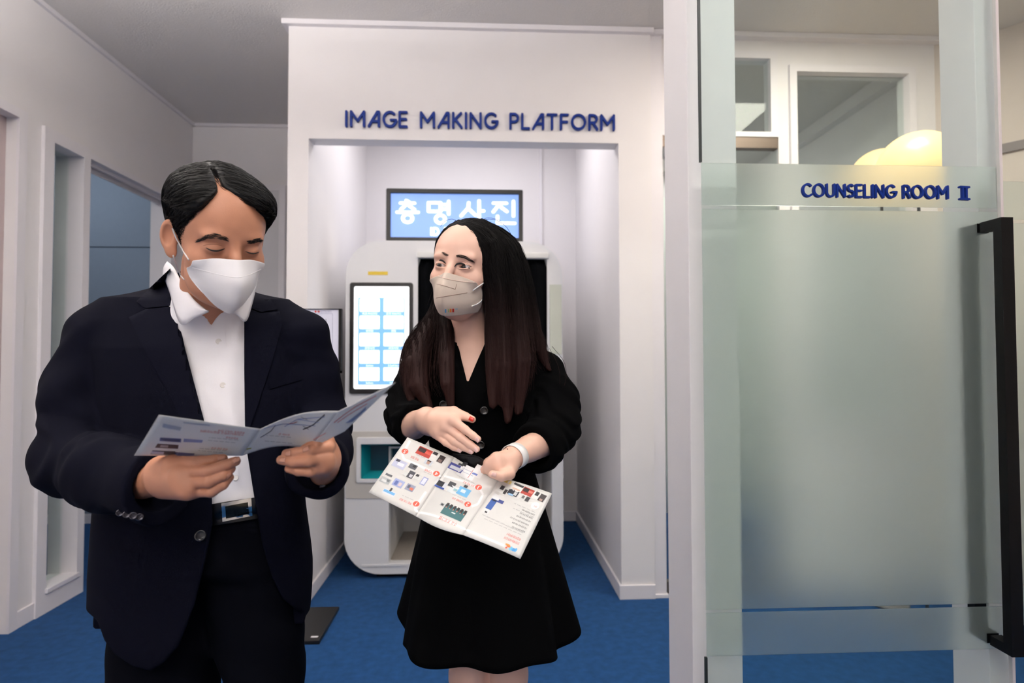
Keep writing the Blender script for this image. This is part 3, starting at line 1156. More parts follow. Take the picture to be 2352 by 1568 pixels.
def spline(pts, n):
    """Catmull-Rom through pts, n samples"""
    P = [np.array(p, float) for p in pts]
    P = [2 * P[0] - P[1]] + P + [2 * P[-1] - P[-2]]
    m_ = len(P) - 3
    out = []
    for s in range(n):
        t = s / (n - 1) * m_
        i = min(int(t), m_ - 1)
        t -= i
        a, b, c, d = P[i:i + 4]
        out.append(0.5 * (2 * b + (c - a) * t + (2 * a - 5 * b + 4 * c - d) * t * t + (3 * b - a - 3 * c + d) * t ** 3))
    return np.array(out)


def cord(name, pxs, bvh, rad, material, parent, lift=0.0, n=20, seg=6, fallback=None, taper=False):
    """a thin cord / seam through photo pixels on the surface"""
    pts = []
    for x, y in spline(pxs, n):
        p = cast(bvh, x, y, fallback)
        if p is None:
            continue
        pts.append(p + (CPV - p).normalized() * lift)
    rr = [rad * (0.25 + 0.75 * math.sin(math.pi * (0.04 + 0.92 * i / max(1, len(pts) - 1)))) for i in range(len(pts))] if taper else rad
    return tube_obj(name, pts, rr, material, parent, seg)


def head_axes(yaw, pit, rol):
    f0 = np.array([math.sin(yaw) * math.cos(pit), -math.cos(yaw) * math.cos(pit), -math.sin(pit)])
    x0 = np.array([math.cos(yaw), math.sin(yaw), 0])
    u0 = np.cross(x0, f0)
    if u0[2] < 0:
        u0 = -u0
    x = math.cos(rol) * x0 + math.sin(rol) * u0
    uu = -math.sin(rol) * x0 + math.cos(rol) * u0
    return np.stack([x, f0, uu], 1).astype(f32)          # columns: side, forward, up


def head_sdf(L, fem=False, eye_hole=None):
    """L: points in head axes (side, forward, up), metres"""
    S = L * A3((1, 1, 1))
    S[..., 0] = np.abs(S[..., 0])
    d = ell(S, (0, -.014, .042), (.0765, .097, .086))
    d = smin(d, ell(S, (0, .028, .035), (.068, .068, .078)), .03)                 # forehead
    d = smin(d, ell(S, (0, .028, -.045), (.060 if fem else .063, .058, .078)), .03)
    jw = .046 if fem else .053
    d = smin(d, ell(S, (0, .036, -.078), (jw, .050, .040)), .03)                  # jaw
    d = smin(d, ell(S, (0, .070, -.102), (.022, .020, .016)), .025)               # chin
    d = smin(d, ell(S, (.046, .055, -.026), (.022, .022, .020)), .022)            # cheek bone
    d = smin(d, ell(S, (.028, .080, .024), (.026, .013, .010)), .014)             # brow
    d = smax(d, -ell(S, (.033, .108, .002), (.021, .021, .0125)), .016)           # socket
    d = smin(d, ell(S, (.033, .0765, .001), (.0165, .0145, .0120)), .006)         # lid / ball
    d = smin(d, chain(S, [(0, .088, .018), (0, .101, -.012), (0, .112, -.036)], [.0075, .0085, .0115], .008), .012)
    d = smin(d, ell(S, (.012, .097, -.040), (.009, .011, .008)), .008)
    d = smin(d, ell(S, (0, .090, -.066), (.024, .012, .012)), .015)               # lips
    # ear
    M = np.array([[math.cos(-.7), math.sin(-.7), 0], [-math.sin(-.7), math.cos(-.7), 0], [0, 0, 1]], dtype=f32)
    e = ell(S, (.083, -.013, -.002), (.0075, .0185, .031), M)
    e = smin(e, ell(S, (.080, -.006, -.032), (.006, .011, .012), M), .008)
    e = smax(e, -ell(S, (.0895, -.006, .000), (.0112, .0125, .022), M), .002)
    d = smin(d, e, .006)
    if eye_hole is not None:
        d = smax(d, -eye_hole(S), .0015)
    return d


def capsule_hand(P, spec):
    """palm pieces first melt together, the fingers stay apart and only melt into the palm"""
    dp = df = None
    for pts, rads in spec:
        e = chain(P, pts, rads, .003)
        if rads[0] >= .0135:
            dp = e if dp is None else smin(dp, e, .010)
        else:
            df = e if df is None else smin(df, e, .0012)
    return smin(dp, df, .006)


def hand_mesh(spec, h=.0015):
    pts = np.array([p for c, _ in spec for p in c])
    return surfnet(lambda P: capsule_hand(P, spec), pts.min(0) - .05, pts.max(0) + .05, h)


def flow_strands(bvh, roots, dirs, steps, step, lift, rad, jitter=.15, seg=3, curl=0.0):
    """hair lying on a surface; dirs(p) gives the comb direction"""
    bm = bmesh.new()
    for r0 in roots:
        p = Vector(r0)
        pts = []
        jit = Vector(rng.normal(0, jitter, 3))
        lf = lift * rng.uniform(.2, 1.0)
        for s in range(steps):
            hit = bvh.find_nearest(p)
            if hit[0] is None:
                break
            p, n = hit[0], hit[1]
            pts.append(p + n * (lf * math.sin(math.pi * min(1, .15 + s / steps))))
            d = dirs(p)
            if d is None:
                break
            d = Vector(d) + jit
            d = d - n * d.dot(n)
            if d.length < 1e-6:
                break
            p = p + d.normalized() * step
        if len(pts) > 2:
            k = len(pts)
            tube(bm, pts, [rad * (1 - .8 * (i / (k - 1)) ** 2) for i in range(k)], seg, 1.0, False)
    return bm


SKIN_M = mat('skin_man', (198, 138, 108), .48, noise=.06, nscale=60, bump=.12, bscale=700)
SKIN_W = mat('skin_woman', (228, 184, 163), .45, noise=.03, nscale=50, bump=.06, bscale=800)
NAIL = mat('nail', (226, 176, 160), .25)
HAIR_M = mat('hair_black', (10, 8, 8), .5, spec=.3, noise=.3, nscale=200)
# ------------------------------------------------------------------ man in the navy suit
man = empty('person', (-.60, 1.32, 0), 'person in a dark navy suit and white mask, head bowed over a brochure', 'person')
NAVY = mat('navy_wool', (12, 13, 26), .85, noise=.12, nscale=900, bump=.25, bscale=1500, spec=.08)
NAVY_D = mat('navy_trouser_wool', (10, 11, 18), .88, spec=.06, noise=.12, nscale=900, bump=.2, bscale=1500)
SHIRT = mat('white_cotton', (244, 242, 246), .7, noise=.02, nscale=30, bump=.15, bscale=900, sss=.0)
MASKW = mat('mask_white', (240, 238, 240), .6, bump=.12, bscale=900, noise=.02, sss=.0)

HM = head_axes(.7554, .399, .080)
HS = 1.0
HC = A3((-.529, 1.1671, 1.5372)) + HM @ A3((0, .085 * .06, 0))


def Lm(P):
    return ((P - HC) @ HM) / f32(HS)


def Wm(L):
    return HC + (np.asarray(L, dtype=f32) * HS) @ HM.T


neck_a, neck_b = Wm((0, -.03, -.06)), V3(470, 800, 1.32)


def man_head(P):
    d = head_sdf(Lm(P)) * HS
    d = smin(d, cone(P, neck_a, neck_b, .053, .060), .02)
    return d


lo = np.minimum(Wm((-.1, -.12, -.13)), neck_b) - .14
hv = surfnet(man_head, (-.70, .98, 1.30), (-.36, 1.42, 1.72), .0022)

# hands (his right = image left)
Y0 = 0.965
spec_r = [
    ([V3(330, 1110, 1.06), V3(372, 1095, 1.02), V3(400, 1092, .985)], [.027, .029, .030]),
    ([V3(372, 1082, 1.01), V3(398, 1070, .965)], [.026, .019]),
    ([V3(380, 1095, 1.00), V3(420, 1096, .95)], [.030, .024]),
    ([V3(385, 1108, 1.00), V3(432, 1120, .945)], [.026, .020]),
    ([V3(396, 1064, .962), V3(460, 1060, .945), V3(492, 1056, .950), V3(512, 1053, .955)], [.0112, .0092, .0084, .0074]),
    ([V3(404, 1084, .955), V3(476, 1082, .932), V3(515, 1069, .938), V3(541, 1059, .945)], [.0114, .0094, .0086, .0076]),
    ([V3(416, 1105, .952), V3(478, 1106, .930), V3(514, 1091, .938), V3(530, 1076, .95)], [.0112, .0092, .0084, .0074]),
    ([V3(438, 1127, .956), V3(485, 1129, .938), V3(512, 1113, .942), V3(527, 1096, .95)], [.0102, .0086, .0076, .0068]),
    ([V3(380, 1075, 1.01), V3(425, 1040, 1.0), V3(470, 1028, .985)], [.018, .013, .010]),
]
spec_l = [
    ([V3(745, 1085, 1.08), V3(742, 1060, 1.02), V3(735, 1050, .985)], [.026, .028, .028]),
    ([V3(745, 1040, 1.0), V3(745, 1018, .965)], [.024, .017]),
    ([V3(745, 1060, 1.0), V3(742, 1062, .955)], [.026, .020]),
    ([V3(748, 1010, .962), V3(728, 1018, .945), V3(700, 1031, .95)], [.0112, .0096, .0078]),
    ([V3(752, 1028, .955), V3(712, 1035, .935), V3(680, 1040, .938), V3(658, 1042, .945)], [.0112, .0095, .0086, .0076]),
    ([V3(750, 1051, .952), V3(710, 1058, .930), V3(672, 1060, .935), V3(646, 1056, .942)], [.0112, .0095, .0086, .0075]),
    ([V3(742, 1074, .958), V3(712, 1082, .940), V3(686, 1081, .942), V3(664, 1076, .95)], [.0104, .0088, .0078, .0070]),
    ([V3(745, 1030, 1.0), V3(735, 1000, .99), V3(715, 985, .985)], [.017, .013, .010]),
]
hr, hl = hand_mesh(spec_r), hand_mesh(spec_l)
TJ = px_rows([(690, 250, 655, 1.335, .085), (740, 212, 705, 1.33, .105), (800, 215, 700, 1.32, .118), (900, 235, 695, 1.31, .125), (1020, 245, 694, 1.30, .125),
              (1150, 240, 700, 1.30, .130), (1300, 226, 706, 1.30, .135), (1420, 222, 706, 1.30, .135), (1560, 235, 700, 1.30, .130)], 2.4)
legL = Stack([(.06, -.79, -.63, 1.34, .075), (.45, -.805, -.60, 1.32, .085), (.62, at(252, 1560, 1.3).x, at(492, 1560, 1.3).x, 1.31, .105), (.80, at(262, 1400, 1.3).x, at(500, 1400, 1.3).x, 1.31, .098), (.98, -.80, -.54, 1.31, .085)], 2.2)
legR = Stack([(.06, -.58, -.42, 1.34, .075), (.45, -.60, -.405, 1.32, .085), (.62, at(516, 1560, 1.3).x, at(688, 1560, 1.3).x, 1.32, .10), (.80, at(470, 1400, 1.3).x, at(682, 1400, 1.3).x, 1.31, .098), (.98, -.66, -.43, 1.31, .085)], 2.2)
tv = surfnet(lambda P: np.minimum(np.minimum(np.maximum(TJ(P, -.05), .95 - P[..., 2]), legL(P, -.04)), legR(P, -.04)), (-1.0, 1.1, .02), (-.3, 1.5, 1.45), .012)
body = np_mesh('body', *merge([hv, hr, hl, tv]), SKIN_M, man)
head_tree = tree_of(body)

# trousers
ZW = at(540, 1150, 1.18).z


def trousers(P):
    d = smin(legL(P), legR(P), .03)
    w_ = TJ(P, -.028)
    w_ = smax(w_, at(0, 1300, 1.3).z - P[..., 2], .02)
    d = smin(d, w_, .03)
    d = d + wob(P, .003, [25, 40, 55], 3) + .002 * np.sin(P[..., 2] * 60 + P[..., 0] * 30)
    return smax(d, P[..., 2] - ZW, .004)


tr = np_mesh('trousers', *surfnet(trousers, (-1.0, 1.12, .03), (-.3, 1.5, 1.08), .006), NAVY_D, man)
for sx in (-.71, -.50):
    sh = surfnet(lambda P: smax(smin(ell(P, (sx, 1.22, .055), (.045, .13, .05)), ell(P, (sx, 1.34, .06), (.042, .06, .06)), .03), .004 - P[..., 2], .004), (sx - .07, 1.05, 0), (sx + .07, 1.45, .14), .006)
    np_mesh('shoe', *sh, mat('black_leather', (16, 14, 14), .3), man)

# shirt
NECKL = [(425, 560), (436, 655), (452, 690), (470, 716), (485, 748), (500, 722), (520, 706), (545, 690), (560, 640), (560, 560)]


def shirt(P):
    d = TJ(P, -.017)
    d = smin(d, cone(P, V3(480, 700, 1.27), V3(470, 800, 1.32), .069, .085), .03)
    d = d + .0022 * np.sin(P[..., 0] * 95 + P[..., 2] * 18 + 2 * np.sin(P[..., 2] * 22)) * np.clip((1.32 - P[..., 2]) * 6, .2, 1) + wob(P, .002, [30, 60, 80], 9)
    d = smax(d, P[..., 2] - at(480, 655, 1.27).z, .01)
    d = smax(d, -np.maximum(poly_sd(P, NECKL), P[..., 1] - 1.30), .004)
    return smax(d, ZW - .03 - P[..., 2], .004)


so = np_mesh('shirt', *surfnet(shirt, (-.95, 1.12, .95), (-.3, 1.5, 1.56), .004), SHIRT, man)

OPEN = [(384, 560), (397, 660), (404, 705), (425, 800), (468, 962), (486, 1090), (488, 1205), (474, 1280), (447, 1390), (412, 1480), (380, 1520), (345, 1540), (305, 1530), (265, 1504), (240, 1470), (224, 1425), (190, 1395), (190, 1700), (760, 1700), (760, 1400), (712, 1412), (684, 1402), (650, 1376), (625, 1325), (603, 1255), (583, 1135), (563, 1010), (561, 850), (561, 700), (590, 640), (600, 560)]
slL = [V3(232, 778, 1.315), V3(190, 900, 1.29), V3(170, 1056, 1.22), V3(250, 1084, 1.13), V3(352, 1112, 1.055), V3(420, 1125, 1.01)]
slLr = [.066, .070, .066, .065, .060, .058]
slR = [V3(692, 778, 1.315), V3(714, 880, 1.33), V3(733, 980, 1.31), V3(737, 1040, 1.19), V3(731, 1070, 1.06), V3(726, 1082, .99)]
slRr = [.060, .062, .061, .055, .049, .047]


def plane(P, a, b):
    """signed distance beyond b along a->b"""
    a, b = A3(a), A3(b)
    n = (b - a) / np.linalg.norm(b - a)
    return (P - b) @ n


def sleeve(P, pts, r, cut, hole):
    d = chain(P, pts, r, .03)
    q = P - A3(pts[2])
    rr = np.sqrt((q * q).sum(-1))
    fold = np.exp(-(rr / .13) ** 2)
    d = d + .0042 * fold * np.sin(rr * 110 + P[..., 0] * 50 + 2.2 * np.sin(P[..., 2] * 38)) + .0022 * np.sin(P[..., 2] * 55 - P[..., 0] * 45 + 2 * np.sin(P[..., 1] * 40)) + wob(P, .004, [20, 33, 48], 5)
    d = smax(d, plane(P, pts[-2], cut), .003)
    return smax(d, -cone(P, cut - (cut - A3(pts[-2])) * .4, cut + (cut - A3(pts[-2])), hole, hole), .003)


def jacket(P):
    d = TJ(P) + wob(P, .004, [18, 26, 35], 21)
    d = smin(d, cone(P, V3(432, 702, 1.345), V3(238, 770, 1.33), .062, .066), .035)
    d = smin(d, cone(P, V3(560, 722, 1.345), V3(688, 776, 1.33), .054, .060), .035)
    d = smin(d, cone(P, V3(478, 690, 1.335), V3(474, 740, 1.35), .083, .10), .03)           # collar at the nape
    body_ = smax(d, -np.maximum(poly_sd(P, OPEN), P[..., 1] - 1.285), .003)
    zc_ = np.interp(P[..., 1], [1.24, 1.30], [at(345, 1548, 1.18).z, at(300, 1425, 1.3).z]).astype(f32)
    body_ = smax(body_, zc_ - P[..., 2], .004)
    body_ = smax(body_, P[..., 2] - at(440, 606, 1.36).z, .01)
    body_ = smax(body_, -cone(P, V3(480, 560, 1.27), V3(474, 740, 1.33), .072, .070), .004)
    a = sleeve(P, slL, slLr, V3(368, 1113, 1.046), .044)
    b = sleeve(P, slR, slRr, V3(728, 1076, 1.035), .038)
    return smin(smin(body_, a, .012), b, .012)


jk = np_mesh('jacket', *surfnet(jacket, (-1.06, .94, .57), (-.2, 1.52, 1.62), .004), NAVY, man)
jt = tree_of(jk)
jst = tree_of(jk, so, tr)
LAP = mat('navy_wool_lapel', (13, 14, 28), .8, noise=.12, nscale=900, bump=.25, bscale=1500, spec=.08)
patch('collar', [(391, 616), (372, 634), (343, 662), (313, 692), (334, 707), (405, 700)], jt, .001, .003, LAP, jk)
patch('lapel', [(334, 710), (296, 728), (338, 815), (385, 897), (425, 985), (464, 1064), (483, 1075), (468, 962), (425, 800), (405, 703)], jt, .001, .0045, LAP, jk)
patch('collar', [(561, 684), (590, 673), (622, 688), (638, 710), (600, 716), (562, 702)], jt, .001, .003, LAP, jk)
patch('lapel', [(600, 719), (642, 715), (648, 745), (625, 830), (592, 930), (564, 1008), (562, 850), (562, 705)], jt, .001, .0045, LAP, jk)
patch('pocket_flap', [(252, 1258), (320, 1272), (315, 1294), (252, 1282)], jt, .001, .003, NAVY, jk)
patch('breast_pocket', [(618, 878), (690, 858), (692, 872), (620, 893)], jt, .0, .0025, NAVY, jk)


def button(px, py, tree, r, material, parent, h=.35, fallback=1.2, name='button'):
    p = cast(tree, px, py, fallback)
    d = (CPV - p).normalized()
    p = p + d * (r * .22)
    a = d.cross(Vector((0, 0, 1))).normalized()
    b = d.cross(a)
    vs, fs, S_ = [], [], 18
    prof = [(.0, h * .55), (.45, h * .55), (.7, h * .75), (.92, h), (1.0, h * .6), (.95, 0)]
    for rr, z in prof:
        for k in range(S_):
            t = 2 * math.pi * k / S_
            vs.append(p + (a * math.cos(t) + b * math.sin(t)) * (rr * r + 1e-5) + d * (z * r))
    for i in range(len(prof) - 1):
        for k in range(S_):
            fs.append((i * S_ + k, i * S_ + (k + 1) % S_, (i + 1) * S_ + (k + 1) % S_, (i + 1) * S_ + k))
    return mesh(name, vs, fs, material, parent, True)


DKB = mat('dark_button', (26, 26, 32), .25)
button(460, 1230, jst, .011, DKB, jk)
for x, y in ((276, 1177), (291, 1181), (306, 1184), (321, 1187)):
    button(x, y, jt, .0062, mat('shiny_button', (60, 58, 66), .12, .6), jk)
for x, y in ((747, 1094), (744, 1106), (741, 1117)):
    button(x, y, jt, .0055, mat('shiny_button', (60, 58, 66)), jk)
st = tree_of(so)
patch('placket', [(487, 752), (515, 738), (526, 860), (536, 965), (546, 1060), (556, 1150), (522, 1160), (512, 1060), (503, 960), (495, 860)], st, 0, .0016, SHIRT, so)
PEARL = mat('pearl_button', (236, 232, 228), .2)
for x, y in ((502, 784), (512, 884), (524, 985), (541, 1097)):
    button(x, y, st, .0056, PEARL, so, .3)
# collar leaves stand proud of the shirt
hst = tree_of(body, so)
cst = tree_of(body, so, jk)
def ruled(name, top, bot, n, material, parent, thick=.003):
    A_, B_ = spline([V3(*q) for q in top], n), spline([V3(*q) for q in bot], n)
    vs, fs = [], []
    K = 6
    for i in range(n):
        for k in range(K + 1):
            t = k / K
            q = A_[i] * (1 - t) + B_[i] * t
            q = q + np.array((0, -.006, .002)) * math.sin(math.pi * t)
            vs.append(tuple(q))
    for i in range(n - 1):
        for k in range(K):
            a_ = i * (K + 1) + k
            fs.append((a_, a_ + 1, a_ + K + 2, a_ + K + 1))
    o = mesh(name, vs, fs, material, parent, True)
    md_ = o.modifiers.new('s', 'SOLIDIFY')
    md_.thickness = thick
    return o


ruled('collar', [(384, 600, 1.290), (397, 613, 1.250), (418, 652, 1.203), (446, 688, 1.172), (478, 714, 1.156)], [(374, 634, 1.300), (388, 668, 1.250), (413, 742, 1.188), (446, 731, 1.168), (479, 717, 1.155)], 24, SHIRT, so)
ruled('collar', [(578, 620, 1.280), (568, 652, 1.235), (550, 684, 1.188), (532, 702, 1.165), (514, 710, 1.156)], [(588, 650, 1.290), (576, 700, 1.235), (562, 738, 1.198), (540, 720, 1.172), (516, 713, 1.156)], 24, SHIRT, so)
# belt
tt = tree_of(tr, so)
LEA = mat('belt_leather', (16, 15, 16), .35, bump=.2, bscale=600)
bl = patch('belt', [(470, 1160), (530, 1150), (600, 1140), (604, 1188), (540, 1199), (470, 1210)], tt, .003, .004, LEA, man)
bt_ = tree_of(bl)
bk_ = patch('buckle', [(508, 1156), (577, 1143), (580, 1184), (511, 1198)], bt_, .001, .004, mat('buckle_metal', (206, 200, 190), .18, 1.0), bl, 7)
patch('buckle_plate', [(517, 1163), (569, 1153), (572, 1180), (519, 1191)], tree_of(bk_), .0, .0012, mat('buckle_dark', (52, 50, 40), .15, .7), bl, 7)

# ---- head details
_th = np.radians([-180, -150, -128, -108, -98, -88, -80, -70, -55, -40, -25, -15, 0, 20, 40, 60, 74, 84, 92, 108, 128, 150, 180])
_hz = np.array([-.07, -.065, -.045, .022, .032, .028, -.028, -.012, .035, .068, .098, .108, .100, .088, .070, .048, .0, -.028, .03, .022, -.045, -.065, -.07])


def man_hair(P):
    L = Lm(P)
    d = ell(L, (0, -.018, .048), (.0855, .108, .096))
    d = smin(d, ell(L, (.038, .024, .078), (.050, .064, .040)), .03)
    d = smin(d, ell(L, (-.045, .0, .075), (.040, .075, .040)), .03)
    part = np.maximum(np.abs(L[..., 0] + .022 + .12 * np.minimum(0, L[..., 1] - .03) * 0) - .0035, -(L[..., 1] - .005))
    d = smax(d, -np.maximum(part, -(ell(L, (0, -.014, .042), (.079, .1, .089)))), .006)
    th = np.arctan2(L[..., 0], L[..., 1])
    hz = np.interp(th, _th, _hz).astype(f32)
    d = d + .0005 * np.sin(L[..., 0] * 330 + 60 * L[..., 1])
    return smax(d, (hz - L[..., 2]) * .8, .008) * HS


hm_v = surfnet(man_hair, (-.70, 1.0, 1.40), (-.36, 1.38, 1.74), .0025)
hair = np_mesh('hair', *hm_v, HAIR_M, man)
htree = tree_of(hair)
hv_ = hm_v[0]
sel = hv_[rng.choice(len(hv_), 4200, replace=False)]
PARTX = -.022


def comb_m(p):
    L = Lm(A3(p))
    s = 1 if L[0] > PARTX else -1
    v = np.array([s * 1.0, .25 if s > 0 else -.45, -.35 - (.5 if L[2] < .06 else 0)])
    return HM @ v


bmh = flow_strands(htree, sel, comb_m, 9, .009, .0045, .0005, .14)
me_ = bpy.data.meshes.new('hair_strands')
bmh.to_mesh(me_)
bmh.free()
link_mesh('hair_strands', me_, HAIR_M, hair, True)['kind'] = 'stuff'


def face_mask(name, rows, L2W, sdf, material, parent, nu=40, nv=28, clear=.003):
    """rows: (v, centre forward, centre up, half width, side forward, side up, power) in head axes"""
    R_ = np.array(rows, float)
    fine = spline(rows, 80)
    o_ = np.argsort(fine[:, 0])
    R_ = fine[o_]
    vs = []
    for j in range(nv + 1):
        v = j / nv
        c = [np.interp(v, R_[:, 0], R_[:, k]) for k in range(1, 7)]
        for i in range(nu + 1):
            u = -1 + 2 * i / nu
            s = abs(u) ** c[5]
            vs.append((u * c[2], c[0] + (c[3] - c[0]) * s, c[1] + (c[4] - c[1]) * abs(u) ** 1.7))
    L = np.array(vs, dtype=f32)
    for _ in range(14):
        d = sdf(L2W(L))
        m_ = d < clear
        L[m_, 1] += np.maximum(clear - d[m_], .0005) * .8
    G = L.reshape(nv + 1, nu + 1, 3)
    for _ in range(6):
        H = G.copy()
        H[1:-1, 1:-1] = (G[:-2, 1:-1] + G[2:, 1:-1] + G[1:-1, :-2] + G[1:-1, 2:]) / 4
        H[0, 1:-1, 1] = (G[0, :-2, 1] + G[0, 2:, 1]) / 2
        G = H
    L = G.reshape(-1, 3)
    for _ in range(6):
        d = sdf(L2W(L))
        m_ = d < .0012
        L[m_, 1] += np.maximum(.0012 - d[m_], .0003) * .8
    vs = L2W(L)
    fs = [(j * (nu + 1) + i, j * (nu + 1) + i + 1, (j + 1) * (nu + 1) + i + 1, (j + 1) * (nu + 1) + i) for j in range(nv) for i in range(nu)]
    o = np_mesh(name, vs, np.array(fs), material, parent)
    md_ = o.modifiers.new('s', 'SOLIDIFY')
    md_.thickness = .0012
    md_.offset = 1
    sb = o.modifiers.new('d', 'SUBSURF')
    sb.levels = sb.render_levels = 1
    return o


mask = face_mask('mask', [(0, .112, -.010, .066, .046, -.026, 1.5), (.10, .121, -.022, .0665, .044, -.034, 1.6), (.34, .137, -.046, .068, .041, -.046, 1.6), (.36, .1385, -.050, .068, .041, -.048, 1.6), (.75, .126, -.098, .062, .036, -.066, 1.7), (1, .092, -.124, .050, .030, -.080, 1.6)], Wm, man_head, MASKW, man)
mst = tree_of(mask, body, hair, so)
mk = tree_of(mask)
WCORD = mat('white_cord', (236, 234, 236), .6)
cord('mask_fold', [(433, 612), (470, 622), (520, 634), (548, 637), (575, 630), (600, 618)], mk, .0006, MASKW, mask, .0)
cord('ear_loop', [(396, 524), (404, 545), (420, 575), (434, 597)], mst, .0014, WCORD, mask, .002)
cord('ear_loop', [(398, 586), (402, 604), (412, 628), (423, 642)], mst, .0014, WCORD, mask, .002)
bht = tree_of(body)
BROW = mat('brow_dark', (34, 26, 24), .7)


def brow(pxs, wid, n, tree, parent, material, lean=5.0, rad=.0004, ln=10):
    c = spline(pxs, n)
    bm = bmesh.new()
    for i in range(n):
        for _ in range(3):
            t = i / (n - 1)
            wd = wid * (0.35 + .65 * math.sin(math.pi * min(1, .15 + .8 * t)))
            ox, oy = rng.normal(0, .8), rng.uniform(-wd, wd)
            dirx = (c[min(i + 1, n - 1)] - c[max(i - 1, 0)])
            dirx = dirx / (np.linalg.norm(dirx) + 1e-6)
            a = c[i] + np.array([ox, oy])
            pts = []
            for s in range(4):
                q = a + dirx * (ln * s / 3) + np.array([0, -lean * .2 * s * (1 - t)])
                p = cast(tree, q[0], q[1])
                if p is not None:
                    pts.append(p + (CPV - p).normalized() * (.0006 + .0004 * s))
            if len(pts) > 2:
                tube(bm, pts, [rad, rad, rad * .9, rad * .4][:len(pts)], 3)
    return bm_obj('eyebrow', bm, material, parent, True)


brow([(526, 551), (508, 545), (490, 542), (472, 546), (456, 552)], 6.0, 44, bht, man, BROW, 1.0)
brow([(567, 557), (580, 555), (592, 552), (603, 553)], 5.0, 32, bht, man, BROW, 1.0)
LASH = mat('lash_dark', (22, 14, 12), .6)
cord('eyelash', [(473, 569), (484, 574), (497, 576), (508, 574), (516, 571)], bht, .0017, LASH, man, .0004, taper=True)
cord('eyelash', [(564, 577), (574, 581), (584, 582), (595, 579)], bht, .0015, LASH, man, .0004, taper=True)
CREASE = mat('skin_crease', (150, 96, 74), .6)
cord('eyelid_crease', [(466, 564), (480, 561), (496, 561), (512, 565)], bht, .0007, CREASE, man, .0, taper=True)


def nail(px, py, dx, dy, tree, parent, material, L=.011, W=.008):
    p = cast(tree, px, py)
    if p is None:
        return
    hit = tree.find_nearest(p)
    n = hit[1]
    q = cast(tree, px + dx, py + dy)
    t = (q - p) if q is not None else Vector((1, 0, 0))
    t = (t - n * t.dot(n)).normalized()
    b = n.cross(t)
    vs, fs = [], []
    for j in range(7):
        for i in range(7):
            u, v = -1 + 2 * i / 6, -1 + 2 * j / 6
            k = math.sqrt(max(0, 1 - .35 * v * v)) if v > 0 else 1
            vs.append(p + t * (v * L / 2) + b * (u * W / 2 * k) + n * (.0011 - .0014 * u * u))
    for j in range(6):
        for i in range(6):
            a = j * 7 + i
            fs.append((a, a + 1, a + 8, a + 7))
    o = mesh('fingernail', vs, fs, material, parent, True)
    md_ = o.modifiers.new('s', 'SOLIDIFY')
    md_.thickness = .0006
    return o


NAILM = mat('nail_man', (206, 150, 126), .25)
for x, y, dx, dy in ((509, 1051, 6, -1), (543, 1056, 5, -2), (703, 1031, -5, 2), (662, 1041, -5, 1), (649, 1056, -5, 0), (526, 1092, 4, -4)):
    nail(x, y, dx, dy, bht, man, NAILM)
# ------------------------------------------------------------------ woman in the black dress
wom = empty('person', (0.0, 1.50, 0), 'person with long dark hair in a black dress and beige mask, holding an open brochure', 'person')
DRESS = mat('black_crepe', (7, 7, 8), .92, spec=.05, noise=.15, nscale=700, bump=.2, bscale=1200, sheen=.0)
MASKB = mat('mask_beige', (204, 188, 174), .7, bump=.12, bscale=900, noise=.02)
WC, WM, WS = A3((-.0487, 1.4409, 1.5117)), head_axes(-.345, -.034, -.105), .96


def Lw(P):
    return ((P - WC) @ WM) / f32(WS)


def Ww(L):
    return WC + (np.asarray(L, dtype=f32) * WS) @ WM.T


def almond(S):
    x, z = S[..., 0] - .0325, S[..., 2] - .0015
    k = np.sqrt((x / .0150) ** 2 + ((z - .06 * (x)) / .0037) ** 2)
    return np.maximum((k - 1) * .0037, .070 - S[..., 1])


TW = px_rows([(775, 1015, 1190, 1.525, .062), (800, 975, 1232, 1.525, .078), (840, 958, 1256, 1.52, .092), (890, 962, 1246, 1.51, .106), (935, 968, 1240, 1.505, .110), (1000, 984, 1226, 1.50, .100), (1065, 992, 1214, 1.50, .092), (1110, 984, 1226, 1.50, .098)], 2.2)
wn_a, wn_b = Ww((0, -.028, -.06)), V3(1088, 810, 1.515)


def wom_head(P):
    d = head_sdf(Lw(P), True, almond) * WS
    d = smin(d, cone(P, wn_a, wn_b, .045, .052), .018)
    ch = smax(TW(P, -.009), at(0, 930, 1.45).z - P[..., 2], .004)
    d = smin(d, ch, .035)
    return d


whv = surfnet(wom_head, (-.26, 1.30, 1.16), (.26, 1.66, 1.68), .0019)
spec_wr = [   # her right hand, open over the page
    ([V3(930, 978, 1.42), V3(950, 976, 1.37), V3(980, 962, 1.305)], [.033, .033, .0255]),
    ([V3(980, 962, 1.305), V3(1000, 965, 1.275), V3(1040, 966, 1.235)], [.0250, .0225, .0150]),
    ([V3(985, 970, 1.300), V3(1024, 981, 1.240)], [.0230, .0150]),
    ([V3(985, 978, 1.300), V3(1010, 993, 1.248)], [.0210, .0140]),
    ([V3(1042, 966, 1.232), V3(1068, 986, 1.212), V3(1086, 1000, 1.204), V3(1098, 1008, 1.200)], [.0100, .0086, .0078, .0066]),
    ([V3(1027, 981, 1.238), V3(1058, 1004, 1.214), V3(1080, 1021, 1.205), V3(1095, 1031, 1.200)], [.0100, .0086, .0078, .0066]),
    ([V3(1014, 992, 1.246), V3(1044, 1014, 1.220), V3(1066, 1027, 1.212), V3(1082, 1036, 1.208)], [.0096, .0082, .0075, .0063]),
    ([V3(1000, 996, 1.258), V3(1024, 1016, 1.230), V3(1042, 1027, 1.222), V3(1056, 1033, 1.218)], [.0088, .0074, .0067, .0056]),
    ([V3(1008, 950, 1.285), V3(1042, 945, 1.255), V3(1068, 956, 1.240), V3(1085, 963, 1.232)], [.0160, .0115, .0092, .0074]),
]
